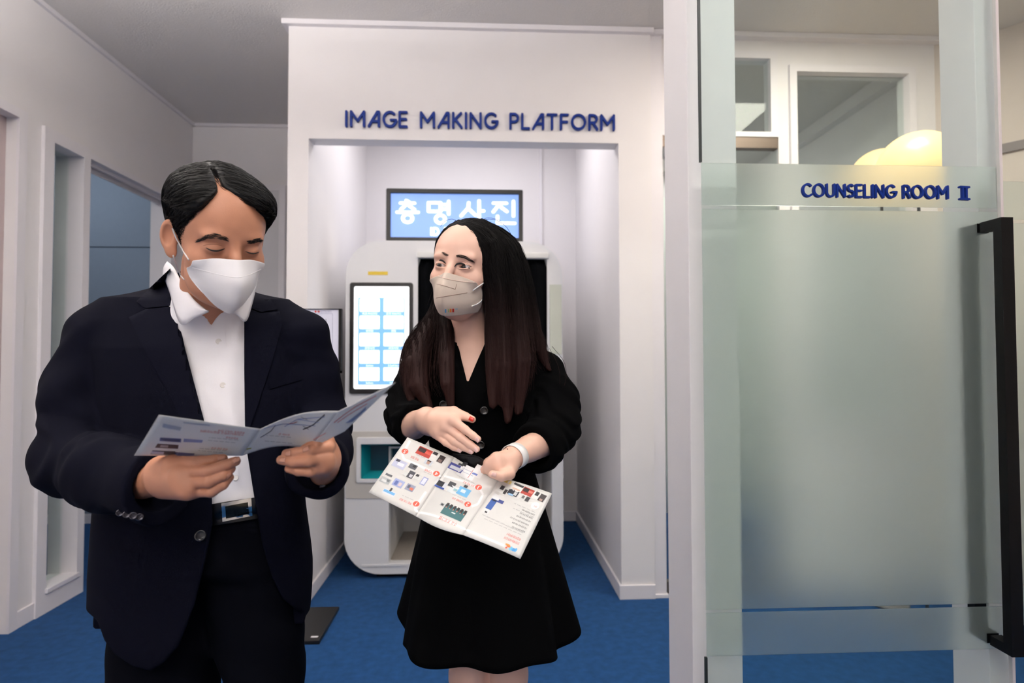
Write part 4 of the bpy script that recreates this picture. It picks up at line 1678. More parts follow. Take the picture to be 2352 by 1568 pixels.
spec_wl = [   # her left hand, thumb on the page
    ([V3(1262, 1008, 1.40), V3(1215, 1030, 1.31), V3(1180, 1048, 1.262), V3(1160, 1060, 1.238)], [.036, .030, .0245, .0225]),
    ([V3(1165, 1062, 1.240), V3(1142, 1056, 1.222), V3(1124, 1064, 1.222)], [.0225, .0170, .0130]),
    ([V3(1165, 1068, 1.238), V3(1146, 1072, 1.216), V3(1130, 1082, 1.226)], [.0215, .0155, .0120]),
    ([V3(1168, 1070, 1.236), V3(1170, 1088, 1.206), V3(1152, 1094, 1.188), V3(1131, 1089, 1.182)], [.0175, .0120, .0100, .0080]),
    ([V3(1126, 1064, 1.224), V3(1108, 1085, 1.244), V3(1108, 1115, 1.246), V3(1118, 1140, 1.240)], [.0108, .0098, .0088, .0075]),
    ([V3(1134, 1074, 1.228), V3(1122, 1096, 1.246), V3(1126, 1128, 1.244), V3(1136, 1150, 1.238)], [.0108, .0098, .0088, .0075]),
    ([V3(1150, 1082, 1.232), V3(1140, 1106, 1.246), V3(1146, 1132, 1.242), V3(1152, 1150, 1.238)], [.0104, .0094, .0086, .0074]),
    ([V3(1162, 1086, 1.236), V3(1158, 1108, 1.246), V3(1162, 1130, 1.240)], [.0098, .0086, .0074]),
]
wl_ = []
for sx in (-.055, .070):
    ax = at(1078 if sx < 0 else 1166, 1560, 1.49).x
    wl_.append(lambda P, ax=ax, sx=sx: chain(P, [(ax, 1.49, .80), (ax, 1.48, .50), (ax, 1.50, .40), (ax * .9, 1.515, .30), (ax * .9, 1.52, .09), (ax * .9, 1.46, .045)], [.07, .047, .044, .052, .030, .026], .02))
wlv = surfnet(lambda P: np.minimum(wl_[0](P), wl_[1](P)), (-.2, 1.36, .01), (.2, 1.64, .9), .006)
wb = np_mesh('body', *merge([whv, hand_mesh(spec_wr), hand_mesh(spec_wl), wlv]), SKIN_W, wom)
wt = tree_of(wb)
for sx in (at(1078, 1560, 1.49).x * .9, at(1166, 1560, 1.49).x * .9):
    sh = surfnet(lambda P: np.maximum(smax(smin(smin(ell(P, (sx, 1.41, .035), (.038, .085, .036)), ell(P, (sx, 1.50, .055), (.032, .06, .035)), .02), cone(P, (sx, 1.55, .06), (sx, 1.555, .0), .022, .010), .015), -cone(P, (sx, 1.51, .12), (sx, 1.46, .075), .03, .026), .004), .002 - P[..., 2]), (sx - .06, 1.28, 0), (sx + .06, 1.62, .11), .005)
    np_mesh('shoe', *sh, mat('black_leather', (16, 14, 14)), wom)

# eyes
SCL = mat('eye_white', (204, 192, 188), .2)
IRIS = mat('iris_brown', (17, 10, 8), .1, coat=.5)
for sx in (-1, 1):
    c = Ww((sx * .0325, .0765, .0015))
    g = head_axes(-.345 - .26, -.02, 0)[:, 1]
    vs, fs = [], []
    NA, NB_ = 28, 20
    up = Vector((0, 0, 1))
    gv = Vector(g)
    a = gv.cross(up).normalized()
    b = gv.cross(a)
    for j in range(NB_ + 1):
        ph = math.pi * (j / NB_) ** 1.15
        for i in range(NA):
            t = 2 * math.pi * i / NA
            vs.append(Vector(c) + (gv * math.cos(ph) + (a * math.cos(t) + b * math.sin(t)) * math.sin(ph)) * (.0122 * WS))
    for j in range(NB_):
        for i in range(NA):
            fs.append((j * NA + i, j * NA + (i + 1) % NA, (j + 1) * NA + (i + 1) % NA, (j + 1) * NA + i))
    o = mesh('eye', vs, fs, [SCL, IRIS], wom, True)
    for p_ in o.data.polygons:
        d_ = (p_.center - Vector(c)).normalized()
        if d_.dot(gv) > math.cos(math.radians(38)):
            p_.material_index = 1
BROWW = mat('brow_brown', (58, 40, 34), .7)
brow([(1047, 588), (1056, 588), (1066, 590), (1076, 595), (1085, 600)], 3.6, 34, wt, wom, BROWW, 0.3, .00036, 7)
brow([(1029, 587), (1025, 585), (1021, 583), (1017, 581)], 3.2, 26, wt, wom, BROWW, 0.2, .00036, 3)
cord('eyelash', [(1044, 612), (1050, 606), (1060, 605), (1070, 610), (1079, 616)], wt, .0025, LASH, wom, .0006, taper=True)
cord('eyelash', [(1009, 598), (1013, 597), (1019, 600), (1024, 605)], wt, .0023, LASH, wom, .0006, taper=True)
cord('eyelid_crease', [(1047, 602), (1058, 600), (1070, 603), (1079, 609)], wt, .0006, mat('skin_crease_w', (190, 138, 118), .6), wom, .0, taper=True)
cord('eyelash', [(1050, 617), (1060, 619), (1070, 618), (1077, 616)], wt, .0006, mat('lash_soft', (96, 62, 52), .6), wom, .0002, taper=True)

# dress
VN = [(1032, 720), (1048, 770), (1060, 826), (1074, 881), (1092, 838), (1112, 792), (1130, 720)]
wsR = [V3(1252, 856, 1.525), V3(1274, 920, 1.49), V3(1272, 975, 1.445), V3(1238, 1025, 1.36), V3(1215, 1042, 1.31)]
wsRr = [.050, .057, .061, .054, .050]
wsL = [V3(960, 856, 1.525), V3(940, 915, 1.49), V3(938, 958, 1.44), V3(952, 974, 1.375), V3(968, 980, 1.33)]
wsLr = [.048, .050, .050, .044, .040]


def wsleeve(P, pts, r, cut, hole):
    d = chain(P, pts, r, .03)
    q = P - A3(pts[2])
    rr = np.sqrt((q * q).sum(-1))
    d = d + .0045 * np.exp(-(rr / .10) ** 2) * np.sin(P[..., 0] * 120 + P[..., 2] * 150 + 2 * np.sin(P[..., 1] * 60)) + wob(P, .004, [30, 45, 60], 15)
    d = smax(d, plane(P, pts[-2], cut), .006)
    c_ = A3(cut)
    n_ = c_ - A3(pts[-2])
    return smax(d, -cone(P, c_ - n_ * .5, c_ + n_, hole, hole), .004)


def bodice(P):
    d = TW(P)
    d = smin(d, cone(P, V3(1068, 806, 1.53), V3(962, 852, 1.525), .047, .046), .03)
    d = smin(d, cone(P, V3(1118, 808, 1.53), V3(1250, 854, 1.525), .047, .047), .03)
    d = d + wob(P, .003, [22, 35, 50], 31)
    d = smax(d, -np.maximum(poly_sd(P, VN), P[..., 1] - 1.53), .002)
    d = smax(d, -cone(P, V3(1085, 700, 1.50), V3(1088, 800, 1.51), .056, .054), .003)
    a = wsleeve(P, wsR, wsRr, V3(1226, 1034, 1.335), .038)
    b = wsleeve(P, wsL, wsLr, V3(958, 977, 1.36), .038)
    return smin(smin(d, a, .012), b, .012)


dr = np_mesh('dress', *surfnet(bodice, (-.34, 1.22, .98), (.36, 1.68, 1.42), .004), DRESS, wom)
vs, fs = [], []
NT, NR = 144, 40
for j in range(NR + 1):
    t = j / NR
    z = 1.045 + (.598 - 1.045) * t
    for i in range(NT):
        a = 2 * math.pi * i / NT
        fl = (.002 + .024 * t ** 1.4) * (math.sin(a * 5 + .6) + .45 * math.sin(a * 9 + 2.1) + .3 * math.sin(a * 3 + 1))
        aa = .118 + .102 * t ** .92 + fl * .75
        bb = .094 + .100 * t + fl
        cx = -.008 + .008 * t
        zz = z + (.035 * max(0, math.sin(a)) - .012 * math.cos(a - .6) + .008 * math.sin(a * 5 + .6)) * t ** 3
        vs.append((cx + aa * math.cos(a), 1.50 + bb * math.sin(a), zz))
for j in range(NR):
    for i in range(NT):
        fs.append((j * NT + i, j * NT + (i + 1) % NT, (j + 1) * NT + (i + 1) % NT, (j + 1) * NT + i))
sk = mesh('skirt', vs, fs, DRESS, wom, True)
md = sk.modifiers.new('s', 'SOLIDIFY')
md.thickness = .004
dt = tree_of(dr)
dst = tree_of(dr, sk)
patch('lapel', [(1050, 778), (1036, 786), (1036, 850), (1052, 940), (1074, 990), (1086, 968), (1078, 900), (1074, 882), (1060, 826)], dt, .001, .0035, DRESS, dr)
patch('lapel', [(1113, 790), (1134, 800), (1128, 860), (1110, 915), (1090, 965), (1080, 930), (1076, 884), (1093, 838)], dt, .001, .0035, DRESS, dr)
DB = mat('dress_button', (24, 20, 18), .2)
RIM = mat('button_rim', (190, 184, 170), .2, 1.0)
for x, y in ((1112, 943), (1018, 929), (1104, 1022)):
    b_ = button(x, y, dst, .0105, DB, dr, .3)
    p = cast(dst, x, y, 1.4)
    dv = (CPV - p).normalized()
    a = dv.cross(Vector((0, 0, 1))).normalized()
    b = dv.cross(a)
    bm = bmesh.new()
    for k in range(22):
        q = p + (a * math.cos(2 * math.pi * k / 22) + b * math.sin(2 * math.pi * k / 22)) * .0094 + dv * .0030
        bmesh.ops.create_icosphere(bm, subdivisions=1, radius=.0007, matrix=Matrix.Translation(q))
    for off in (-.0024, .0024):
        tube(bm, [p + a * (off + .0022 * math.cos(t)) + b * (.0030 * math.sin(t)) + dv * .0026 for t in np.linspace(.4, 5.9, 14)], .0004, 5)
    bm_obj('button_rim', bm, RIM, dr, True)

# mask
wmask = face_mask('mask', [(0, .116, -.020, .064, .036, -.034, 1.25), (.15, .125, -.033, .066, .033, -.042, 1.3), (.45, .136, -.060, .067, .030, -.060, 1.4), (.8, .124, -.100, .064, .024, -.084, 1.6), (1, .096, -.124, .056, .022, -.102, 1.6)], Ww, wom_head, MASKB, wom)
wmt = tree_of(wmask)
wmb = tree_of(wmask, wb)
STI = mat('mask_stitch', (150, 122, 108), .8)
cord('stitch', [(1002, 684), (1025, 680), (1050, 676), (1073, 672)], wmt, .0006, STI, wmask, .0003)
cord('stitch', [(1003, 652), (1020, 656), (1036, 661), (1046, 664)], wmt, .0006, STI, wmask, .0003)
cord('stitch', [(1046, 664), (1049, 652)], wmt, .0005, STI, wmask, .0003, n=5)
cord('hem', [(999, 632), (1015, 637), (1040, 643), (1068, 647), (1096, 649)], wmt, .0008, mat('mask_hem', (226, 200, 186), .65), wmask, .0006)
for k, (rgb, w0) in enumerate((((70, 150, 200), 3), ((150, 190, 110), 2), ((236, 130, 60), 4), ((220, 60, 50), 4), ((120, 170, 200), 5))):
    x0 = (1022, 1029, 1033, 1039, 1046)[k]
    hgt = (8, 7, 8, 8, 2)[k]
    patch('printed_mark', [(x0, 710 - k * .4), (x0 + w0, 710 - k * .4), (x0 + w0, 710 - k * .4 + hgt), (x0, 710 - k * .4 + hgt)], wmt, .0004, .0003, mat('mark_%d' % k, rgb, .6), wmask, 4)
WHC = mat('white_cord', (236, 234, 236))
cord('ear_loop', [(1086, 667), (1100, 657), (1112, 649), (1120, 644)], wmb, .0015, WHC, wmask, .003)
cord('ear_loop', [(1084, 703), (1098, 697), (1110, 686), (1120, 674)], wmb, .0013, WHC, wmask, .003)

# hair
HAIR_W = mat('hair_dark_brown', (18, 12, 12), .6, spec=.12, noise=.3, nscale=120)
nt = HAIR_W.node_tree
geo = nt.nodes.new('ShaderNodeNewGeometry')
sep = nt.nodes.new('ShaderNodeSeparateXYZ')
mr = nt.nodes.new('ShaderNodeMapRange')
mr.inputs[1].default_value, mr.inputs[2].default_value = 1.25, 1.55
rp = nt.nodes.new('ShaderNodeValToRGB')
rp.color_ramp.elements[0].color = (*lin((46, 27, 25)), 1)
rp.color_ramp.elements[1].color = (*lin((14, 11, 11)), 1)
rp.color_ramp.elements[0].position = .05
rp.color_ramp.elements[1].position = .8
nt.links.new(geo.outputs['Position'], sep.inputs[0])
nt.links.new(sep.outputs['Z'], mr.inputs[0])
nt.links.new(mr.outputs[0], rp.inputs[0])
nt.links.new(rp.outputs[0], nt.nodes['Principled BSDF'].inputs['Base Color'])

GR = [
    ([(1064, 522, 1.395), (1098, 556, 1.375), (1119, 630, 1.385), (1126, 730, 1.405), (1130, 840, 1.385), (1132, 930, 1.375)], [.006, .010, .011, .014, .016, .010]),
    ([(1072, 516, 1.42), (1124, 552, 1.385), (1144, 640, 1.385), (1152, 740, 1.395), (1160, 850, 1.378), (1166, 965, 1.37)], [.008, .016, .019, .021, .022, .009]),
    ([(1085, 513, 1.46), (1152, 556, 1.43), (1176, 640, 1.43), (1186, 740, 1.425), (1196, 840, 1.400), (1190, 945, 1.385)], [.010, .022, .026, .028, .026, .010]),
    ([(1098, 512, 1.49), (1168, 566, 1.49), (1196, 650, 1.49), (1214, 740, 1.49), (1238, 800, 1.475), (1262, 850, 1.462)], [.012, .026, .030, .030, .018, .005]),
    ([(1105, 512, 1.53), (1160, 570, 1.56), (1180, 680, 1.57), (1190, 780, 1.585), (1195, 880, 1.60)], [.012, .035, .045, .045, .03]),
]
GL = [
    ([(1052, 520, 1.41), (1024, 540, 1.425), (1011, 578, 1.45), (1016, 640, 1.50), (1024, 720, 1.505), (1026, 790, 1.44), (1026, 865, 1.395), (1036, 928, 1.388)], [.006, .008, .008, .012, .018, .019, .020, .009]),
    ([(1056, 516, 1.45), (1030, 545, 1.47), (1022, 600, 1.50), (1010, 690, 1.52), (992, 745, 1.50), (968, 800, 1.455), (960, 870, 1.41), (985, 935, 1.39)], [.008, .012, .012, .018, .022, .026, .026, .010]),
    ([(1075, 540, 1.54), (1040, 620, 1.55), (1034, 700, 1.555), (1042, 760, 1.55), (1030, 830, 1.50)], [.02, .03, .03, .03, .02]),
    ([(1062, 514, 1.50), (1045, 560, 1.53), (1040, 680, 1.56), (1000, 740, 1.53), (950, 795, 1.475), (938, 860, 1.435), (945, 920, 1.41)], [.010, .025, .03, .024, .022, .020, .009]),
]


def guide(g):
    return [V3(*p) for p in g[0]], g[1]


def wom_hair(P):
    L = Lw(P)
    d = ell(L, (0, -.020, .046), (.0850, .106, .0945))
    face = np.maximum(np.maximum(ell(L, (.004, .075, -.02), (.074, .085, .112)), -(L[..., 1] - .002)), L[..., 2] - .093)
    d = smax(d, -face, .012)
    d = smax(d, -.035 - L[..., 2], .02) * WS
    for g in GR + GL:
        p_, r_ = guide(g)
        p_ = spline(p_, 10)
        r_ = np.interp(np.linspace(0, 1, 10), np.linspace(0, 1, len(r_)), r_)
        d = smin(d, chain(P, list(p_), list(r_)), .018)
    return d + .0010 * np.sin(P[..., 0] * 420 + P[..., 1] * 160 + 3 * np.sin(P[..., 2] * 12))


wh = np_mesh('hair', *surfnet(wom_hair, (-.27, 1.26, 1.12), (.27, 1.68, 1.70), .0036), HAIR_W, wom)
wht = tree_of(wh)
bm = bmesh.new()
NS = 22
for gs, n in ((GR, 1500), (GL, 900)):
    gsp = [(spline(guide(g)[0], NS), np.interp(np.linspace(0, 1, NS), np.linspace(0, 1, len(g[1])), g[1])) for g in gs]
    for _ in range(n):
        gi = rng.integers(0, len(gs))
        gj = min(len(gs) - 1, gi + 1)
        w_ = rng.uniform(0, 1) if gj != gi else 0
        A_, ra_ = gsp[gi]
        B_, _rb = gsp[gj]
        if w_ > .5:
            A_, B_, w_ = B_, A_, 1 - w_
        C_ = A_ + (B_ - A_) * w_ * .6
        ang = rng.uniform(0, 2 * math.pi)
        drift = rng.normal(0, .7)
        wph = rng.uniform(0, 6.28)
        k = rng.uniform(.9, 1.12)
        cut = int(NS * rng.uniform(.72, 1.0))
        pts = []
        for s in range(cut):
            t = C_[min(s + 1, NS - 1)] - C_[max(s - 1, 0)]
            t = t / (np.linalg.norm(t) + 1e-9)
            e1 = np.cross(t, [0, 1, .2])
            e1 /= np.linalg.norm(e1) + 1e-9
            e2 = np.cross(t, e1)
            a_ = ang + drift * s / NS
            wv = .0035 * max(0, s / NS - .45) * 2 * math.sin(s * .9 + wph)
            q = C_[s] + (e1 * math.cos(a_) + e2 * math.sin(a_)) * ra_[s] * k + e1 * wv
            h_ = wht.find_nearest(Vector(q))
            if h_[0] is not None and s > 1:
                v_ = Vector(q) - h_[0]
                if v_.dot(h_[1]) < 0:
                    q = h_[0] + h_[1] * .0006
            pts.append(Vector(q))
        if len(pts) > 4:
            m_ = len(pts)
            tube(bm, pts, [.0006 * (1 - .7 * (i / m_) ** 2) for i in range(m_)], 3, 1.0, False)
bm_obj('hair_strands', bm, HAIR_W, wh, True)['kind'] = 'stuff'
hw_v = np.array([v.co for v in wh.data.vertices])
top_ = hw_v[hw_v[:, 2] > 1.50]
sel = top_[rng.choice(len(top_), 2200, replace=False)]


def comb_w(p):
    L = Lw(A3(p))
    s = 1 if L[0] > -.02 else -1
    v = np.array([s * 1.0 if abs(L[0] + .02) < .06 else s * .35, -.35, -.6 if L[2] > .05 else -1.0])
    return WM @ v


bmh = flow_strands(wht, sel, comb_w, 10, .011, .0025, .0005, .10)
bm_obj('hair_strands', bmh, HAIR_W, wh, True)['kind'] = 'stuff'
bm = bmesh.new()
for pts in ([(1262, 800, 1.47), (1282, 840, 1.45), (1286, 880, 1.44), (1276, 915, 1.44)], [(1268, 795, 1.47), (1296, 832, 1.45), (1300, 870, 1.44), (1288, 905, 1.44)],
            [(935, 790, 1.45), (922, 822, 1.43), (917, 850, 1.42), (924, 880, 1.42)], [(945, 780, 1.46), (924, 815, 1.43), (919, 840, 1.42), (926, 872, 1.42)],
            [(1060, 514, 1.45), (1040, 503, 1.44), (1022, 508, 1.44), (1012, 520, 1.44)], [(1090, 509, 1.45), (1130, 503, 1.46), (1160, 518, 1.47), (1178, 545, 1.48)],
            [(1098, 512, 1.47), (1120, 500, 1.47), (1150, 506, 1.48)], [(1000, 650, 1.5), (988, 682, 1.5), (982, 700, 1.5)]):
    tube(bm, [Vector(p) for p in spline([V3(*q) for q in pts], 12)], .0005, 4)
bm_obj('stray_hair', bm, HAIR_W, wh, True)['kind'] = 'stuff'

# wrist band
c0, c1 = V3(1194, 1041, 1.282), V3(1170, 1054, 1.250)
ax_ = Vector(c1 - c0).normalized()
e1 = ax_.cross(Vector((0, 0, 1))).normalized()
e2 = ax_.cross(e1)
mid = Vector((c0 + c1) / 2)
vs, fs = [], []
for j, (rr, dz) in enumerate(((.0275, -.011), (.0290, -.0105), (.0292, .0105), (.0277, .011))):
    for i in range(40):
        t = 2 * math.pi * i / 40
        vs.append(mid + (e1 * math.cos(t) * 1.04 + e2 * math.sin(t) * .96) * rr + ax_ * dz)
for j in range(4):
    for i in range(40):
        fs.append((j * 40 + i, j * 40 + (i + 1) % 40, ((j + 1) % 4) * 40 + (i + 1) % 40, ((j + 1) % 4) * 40 + i))
band = mesh('wristband', vs, fs, mat('white_silicone', (232, 230, 228), .4), wom, True)
bdt = tree_of(band)
for x, y in ((1166, 1031), (1175, 1034), (1182, 1039), (1187, 1045)):
    button(x, y, bdt, .0011, mat('hole_dark', (70, 68, 66), .6), band, .15, 1.24, 'strap_hole')
NAILW = mat('nail_woman', (240, 200, 192), .18)
NAILR = mat('nail_red', (206, 50, 34), .2)
for x, y, dx, dy in ((1096, 1010, 3, 3), (1093, 1033, 3, 3), (1081, 1037, 3, 2), (1055, 1034, 3, 2), (1134, 1089, -3, -1)):
    nail(x, y, dx, dy, wt, wom, NAILW, .010, .0078)
nail(1083, 962, 4, 2, wt, wom, NAILR, .011, .008)
# ------------------------------------------------------------------ brochures
PAPER = mat('brochure_paper', (238, 237, 234), .45, noise=.01, nscale=20)
pb_ = PAPER.node_tree.nodes['Principled BSDF']
nt = PAPER.node_tree
trl = nt.nodes.new('ShaderNodeBsdfTranslucent')
trl.inputs[0].default_value = (.8, .8, .78, 1)
mxs = nt.nodes.new('ShaderNodeMixShader')
mxs.inputs[0].default_value = .24
nt.links.new(pb_.outputs[0], mxs.inputs[1])
nt.links.new(trl.outputs[0], mxs.inputs[2])
nt.links.new(mxs.outputs[0], nt.nodes['Material Output'].inputs[0])


def sheet(name, panels, label, group, bulges, n=16):
    """panels: list of (top-left, top-right, bottom-right, bottom-left) points"""
    root = empty(name, sum((Vector(p) for p in panels[1]), Vector()) / 4, label, 'brochure')
    objs = []
    for (tl, tr_, br, bl_), bg in zip(panels, bulges):
        tl, tr_, br, bl_ = map(Vector, (tl, tr_, br, bl_))
        nrm = (tr_ - tl).cross(bl_ - tl).normalized()
        vs, fs = [], []
        for j in range(n + 1):
            for i in range(n + 1):
                u, v = i / n, j / n
                p = (tl * (1 - u) + tr_ * u) * (1 - v) + (bl_ * (1 - u) + br * u) * v
                vs.append(p + nrm * (bg * math.sin(math.pi * u)))
        for j in range(n):
            for i in range(n):
                a = j * (n + 1) + i
                fs.append((a, a + 1, a + n + 2, a + n + 1))
        o = mesh('panel', vs, fs, PAPER, root, True)
        md_ = o.modifiers.new('s', 'SOLIDIFY')
        md_.thickness = .0005
        md_.offset = 0
        objs.append(o)
    return root, objs


PL = [.0008]          # how far print stands off the sheet along the line of sight


def ink(name, rgb):
    return mat('ink_' + name, rgb, .5)


def px_text(s, origin, xdir, ydir, tree, material, parent, size=1.0):
    """printed words on the sheet: origin and axes in photo pixels per em"""
    tv_, tf_ = text_mesh(s, size)
    vs = []
    for a, b in tv_:
        x, y = origin[0] + xdir[0] * a + ydir[0] * b, origin[1] + xdir[1] * a + ydir[1] * b
        p = cast(tree, x, y)
        if p is None:
            return None
        vs.append(p + (CPV - p).normalized() * PL[0])
    return mesh('print_text', vs, tf_, material, parent)


def px_area(poly, tree, material, parent, step=8.0, lift=.0004, name='print_picture'):
    return patch(name, poly, tree, lift * PL[0] / .0008, .0003, material, parent, step)


def quad(c, ex, ey):
    """parallelogram around c with half axes ex, ey (pixels)"""
    return [(c[0] - ex[0] - ey[0], c[1] - ex[1] - ey[1]), (c[0] + ex[0] - ey[0], c[1] + ex[1] - ey[1]), (c[0] + ex[0] + ey[0], c[1] + ex[1] + ey[1]), (c[0] - ex[0] + ey[0], c[1] - ex[1] + ey[1])]


def disc(c, ex, ey, n=20):
    return [(c[0] + ex[0] * math.cos(2 * math.pi * k / n) + ey[0] * math.sin(2 * math.pi * k / n), c[1] + ex[1] * math.cos(2 * math.pi * k / n) + ey[1] * math.sin(2 * math.pi * k / n)) for k in range(n)]


def dashes(start, step, n_, ex, ey, tree, material, parent):
    vs, fs = [], []
    for k in range(n_):
        if k % 5 == 4:
            continue
        c = start + step * k
        ps = [cast(tree, x, y) for x, y in quad(c, ex, ey)]
        if any(p is None for p in ps):
            continue
        b = len(vs)
        vs += [p + (CPV - p).normalized() * PL[0] for p in ps]
        fs.append((b, b + 1, b + 2, b + 3))
    return mesh('print_text', vs, fs, material, parent)


# --- hers
TL, F1t, F2t, TR = (936, 1004, 1.25), (1044, 1050, 1.235), (1150, 1096, 1.228), (1268, 1133, 1.215)
BL, F1b, F2b, BR = (847, 1130, 1.12), (955, 1185, 1.105), (1063, 1228, 1.10), (1195, 1283, 1.09)
P_ = lambda q: at(*q)
wbro, wp = sheet('brochure', [(P_(TL), P_(F1t), P_(F1b), P_(BL)), (P_(F1t), P_(F2t), P_(F2b), P_(F1b)), (P_(F2t), P_(TR), P_(BR), P_(F2b))],
                 'open tri-fold white brochure with coloured pictures held by the person in the black dress', None, (.0, .008, -.002))
T = tree_of(*wp)
U = np.array((.91, .40))          # along the top edge, to the right
Vv = np.array((-.575, .815))      # down the page
GREY, RED, DARK = ink('grey', (206, 206, 204)), ink('red', (228, 78, 66)), ink('dark', (60, 62, 66))


def W(u, v):
    return (840 + u / 5.345, 1000 + v / 5.345)


def pic(c, w, h, rgb, parts=()):
    cx = W(*c)
    px_area(quad(cx, U * w, Vv * h), T, ink('c%d_%d_%d' % rgb, rgb), wbro)
    for (du, dv, ww, hh, col) in parts:
        c2 = np.array(cx) + U * w * du + Vv * h * dv
        px_area(quad(c2, U * w * ww, Vv * h * hh), T, ink('c%d_%d_%d' % col, col), wbro, 6, .0009)


# winding white road
for pts, wd in (([(545, 60), (450, 230), (470, 290), (620, 350), (760, 420), (900, 490), (980, 500), (1200, 560), (1400, 650), (1440, 720), (1380, 840), (1300, 870)], 5), ([(740, 690), (690, 760), (600, 900), (640, 935), (800, 970), (930, 1010), (1200, 1140), (1700, 1350)], 5)):
    q = [W(*p) for p in pts]
    for i in range(len(q) - 1):
        a, b = np.array(q[i]), np.array(q[i + 1])
        d = (b - a) / np.linalg.norm(b - a)
        n_ = np.array((-d[1], d[0])) * wd * .5
        px_area([tuple(a - n_), tuple(b - n_), tuple(b + n_), tuple(a + n_)], T, ink('white', (252, 252, 252)), wbro, 10, .0002, 'print_road')
pic((720, 205), 17, 10, (176, 58, 46), ((-.4, -.3, .5, .5, (52, 34, 36)), (.5, -.2, .4, .35, (206, 92, 80))))
pic((848, 232), 7, 7, (232, 230, 228), ((0, -.4, .8, .5, (40, 38, 42)),))
pic((925, 290), 7, 9, (50, 42, 44), ((0, .5, .6, .4, (120, 100, 96)),))
pic((770, 330), 9, 6, (196, 204, 214), ((0, .1, .4, .6, (176, 140, 126)), (0, -.6, .5, .3, (36, 30, 32))))
pic((415, 350), 15, 10, (186, 190, 214), ((.2, 0, .5, .4, (228, 228, 238)), (-.5, -.7, .3, .3, (60, 62, 80))))
pic((580, 380), 9, 6, (90, 92, 100), ((.3, -.3, .4, .5, (40, 40, 46)),))
pic((555, 480), 7, 9, (70, 72, 80), ((.2, .3, .5, .4, (200, 200, 206)),))
pic((490, 470), 5, 5, (214, 216, 214))
pic((640, 510), 7, 7, (216, 218, 216), ((-.4, -.5, .5, .4, (46, 46, 50)),))
pic((715, 560), 6, 10, (150, 160, 206), ((0, 0, .7, .8, (224, 228, 244)),))
pic((285, 485), 8, 2.5, (96, 98, 104))
pic((240, 550), 12, 7, (178, 182, 184), ((-.2, .2, .5, .4, (214, 216, 216)), (.5, -.3, .3, .4, (110, 116, 120))))
pic((400, 585), 12, 9, (160, 172, 214), ((-.4, .1, .3, .6, (92, 108, 170)), (.4, .1, .3, .5, (214, 196, 200))))
pic((545, 640), 10, 8, (150, 156, 180), ((.4, .2, .4, .4, (206, 110, 84)), (-.4, -.2, .3, .5, (86, 90, 110))))
pic((285, 700), 15, 6, (236, 240, 246), ((0, -.2, .9, .5, (112, 176, 226)), (0, -1.4, .15, .7, (60, 60, 64))))
pic((1110, 395), 17, 8, (70, 76, 150), ((0, .2, .8, .5, (206, 210, 222)), (.3, -1.4, .35, .3, (40, 40, 46))))
pic((1215, 350), 5, 5, (30, 30, 36))
pic((1250, 450), 20, 15, (244, 244, 246), ((.4, 0, .03, .8, (210, 110, 110)), (0, -.3, .8, .04, (190, 196, 214)), (0, .2, .8, .04, (190, 196, 214))))
pic((1385, 440), 12, 15, (246, 246, 246), ((-.3, .6, .5, .15, (110, 130, 200)), (.5, -.4, .25, .2, (214, 214, 214))))
pic((925, 600), 13, 8, (226, 230, 236), ((-.2, -.2, .6, .8, (44, 46, 54)), (0, .9, .9, .25, (50, 80, 160))))
pic((1060, 600), 8, 6, (64, 66, 72))
pic((1075, 665), 11, 9, (222, 228, 230), ((.4, -.2, .4, .3, (150, 190, 196)),))
pic((1200, 690), 14, 10, (108, 178, 224), ((-.1, -.1, .4, .4, (214, 232, 244)), (-.2, -1.4, .3, .3, (60, 60, 66))))
pic((1080, 945), 26, 13, (60, 108, 112), ((0, .1, .18, .1, (214, 226, 226)),) + tuple((-.85 + .34 * k, -.8, .11, .42, (40, 34, 36)) for k in range(6)) + tuple((-.85 + .34 * k, -.42, .06, .12, (214, 168, 150)) for k in range(6)))
pic((940, 845), 5, 4, (200, 202, 202), ((0, 0, .6, .6, (60, 62, 66)),))
pic((1685, 660), 11, 10, (226, 228, 226), ((-.3, -.3, .4, .5, (64, 66, 70)), (.7, .3, .3, .6, (50, 46, 48))))
pic((1860, 640), 13, 10, (238, 236, 232), ((0, -.7, .9, .25, (50, 50, 54)), (0, .4, .7, .2, (222, 190, 172))))
pic((1810, 700), 12, 7, (40, 44, 56), ((.5, .1, .3, .6, (206, 208, 210)), (-.2, .9, .5, .3, (150, 190, 226))))
pic((1988, 690), 13, 9, (176, 58, 46), ((-.4, -.3, .5, .5, (52, 34, 36)), (.5, -.2, .4, .3, (214, 120, 108))))
pic((1960, 765), 11, 7, (214, 214, 212), ((.5, .1, .4, .8, (52, 50, 54)), (-.5, 0, .25, .5, (96, 92, 92))))
pic((2098, 725), 7, 8, (234, 232, 230), ((0, -.3, .6, .6, (44, 42, 46)),))
pic((2165, 765), 7, 9, (58, 48, 50), ((0, .6, .5, .3, (170, 140, 130)),))
pic((1545, 840), 7, 14, (60, 96, 168), ((0, -1.4, 1.2, .45, (232, 234, 236)), (0, 1.5, .9, .4, (236, 236, 236)), (0, 1.6, .4, .15, (40, 40, 44)), (0, -.75, .8, .1, (40, 42, 48))))
pic((1655, 810), 7, 4, (64, 76, 140))
pic((1742, 565), 9, 4, (236, 214, 130), ((.3, 0, .2, .8, (236, 236, 230)),))
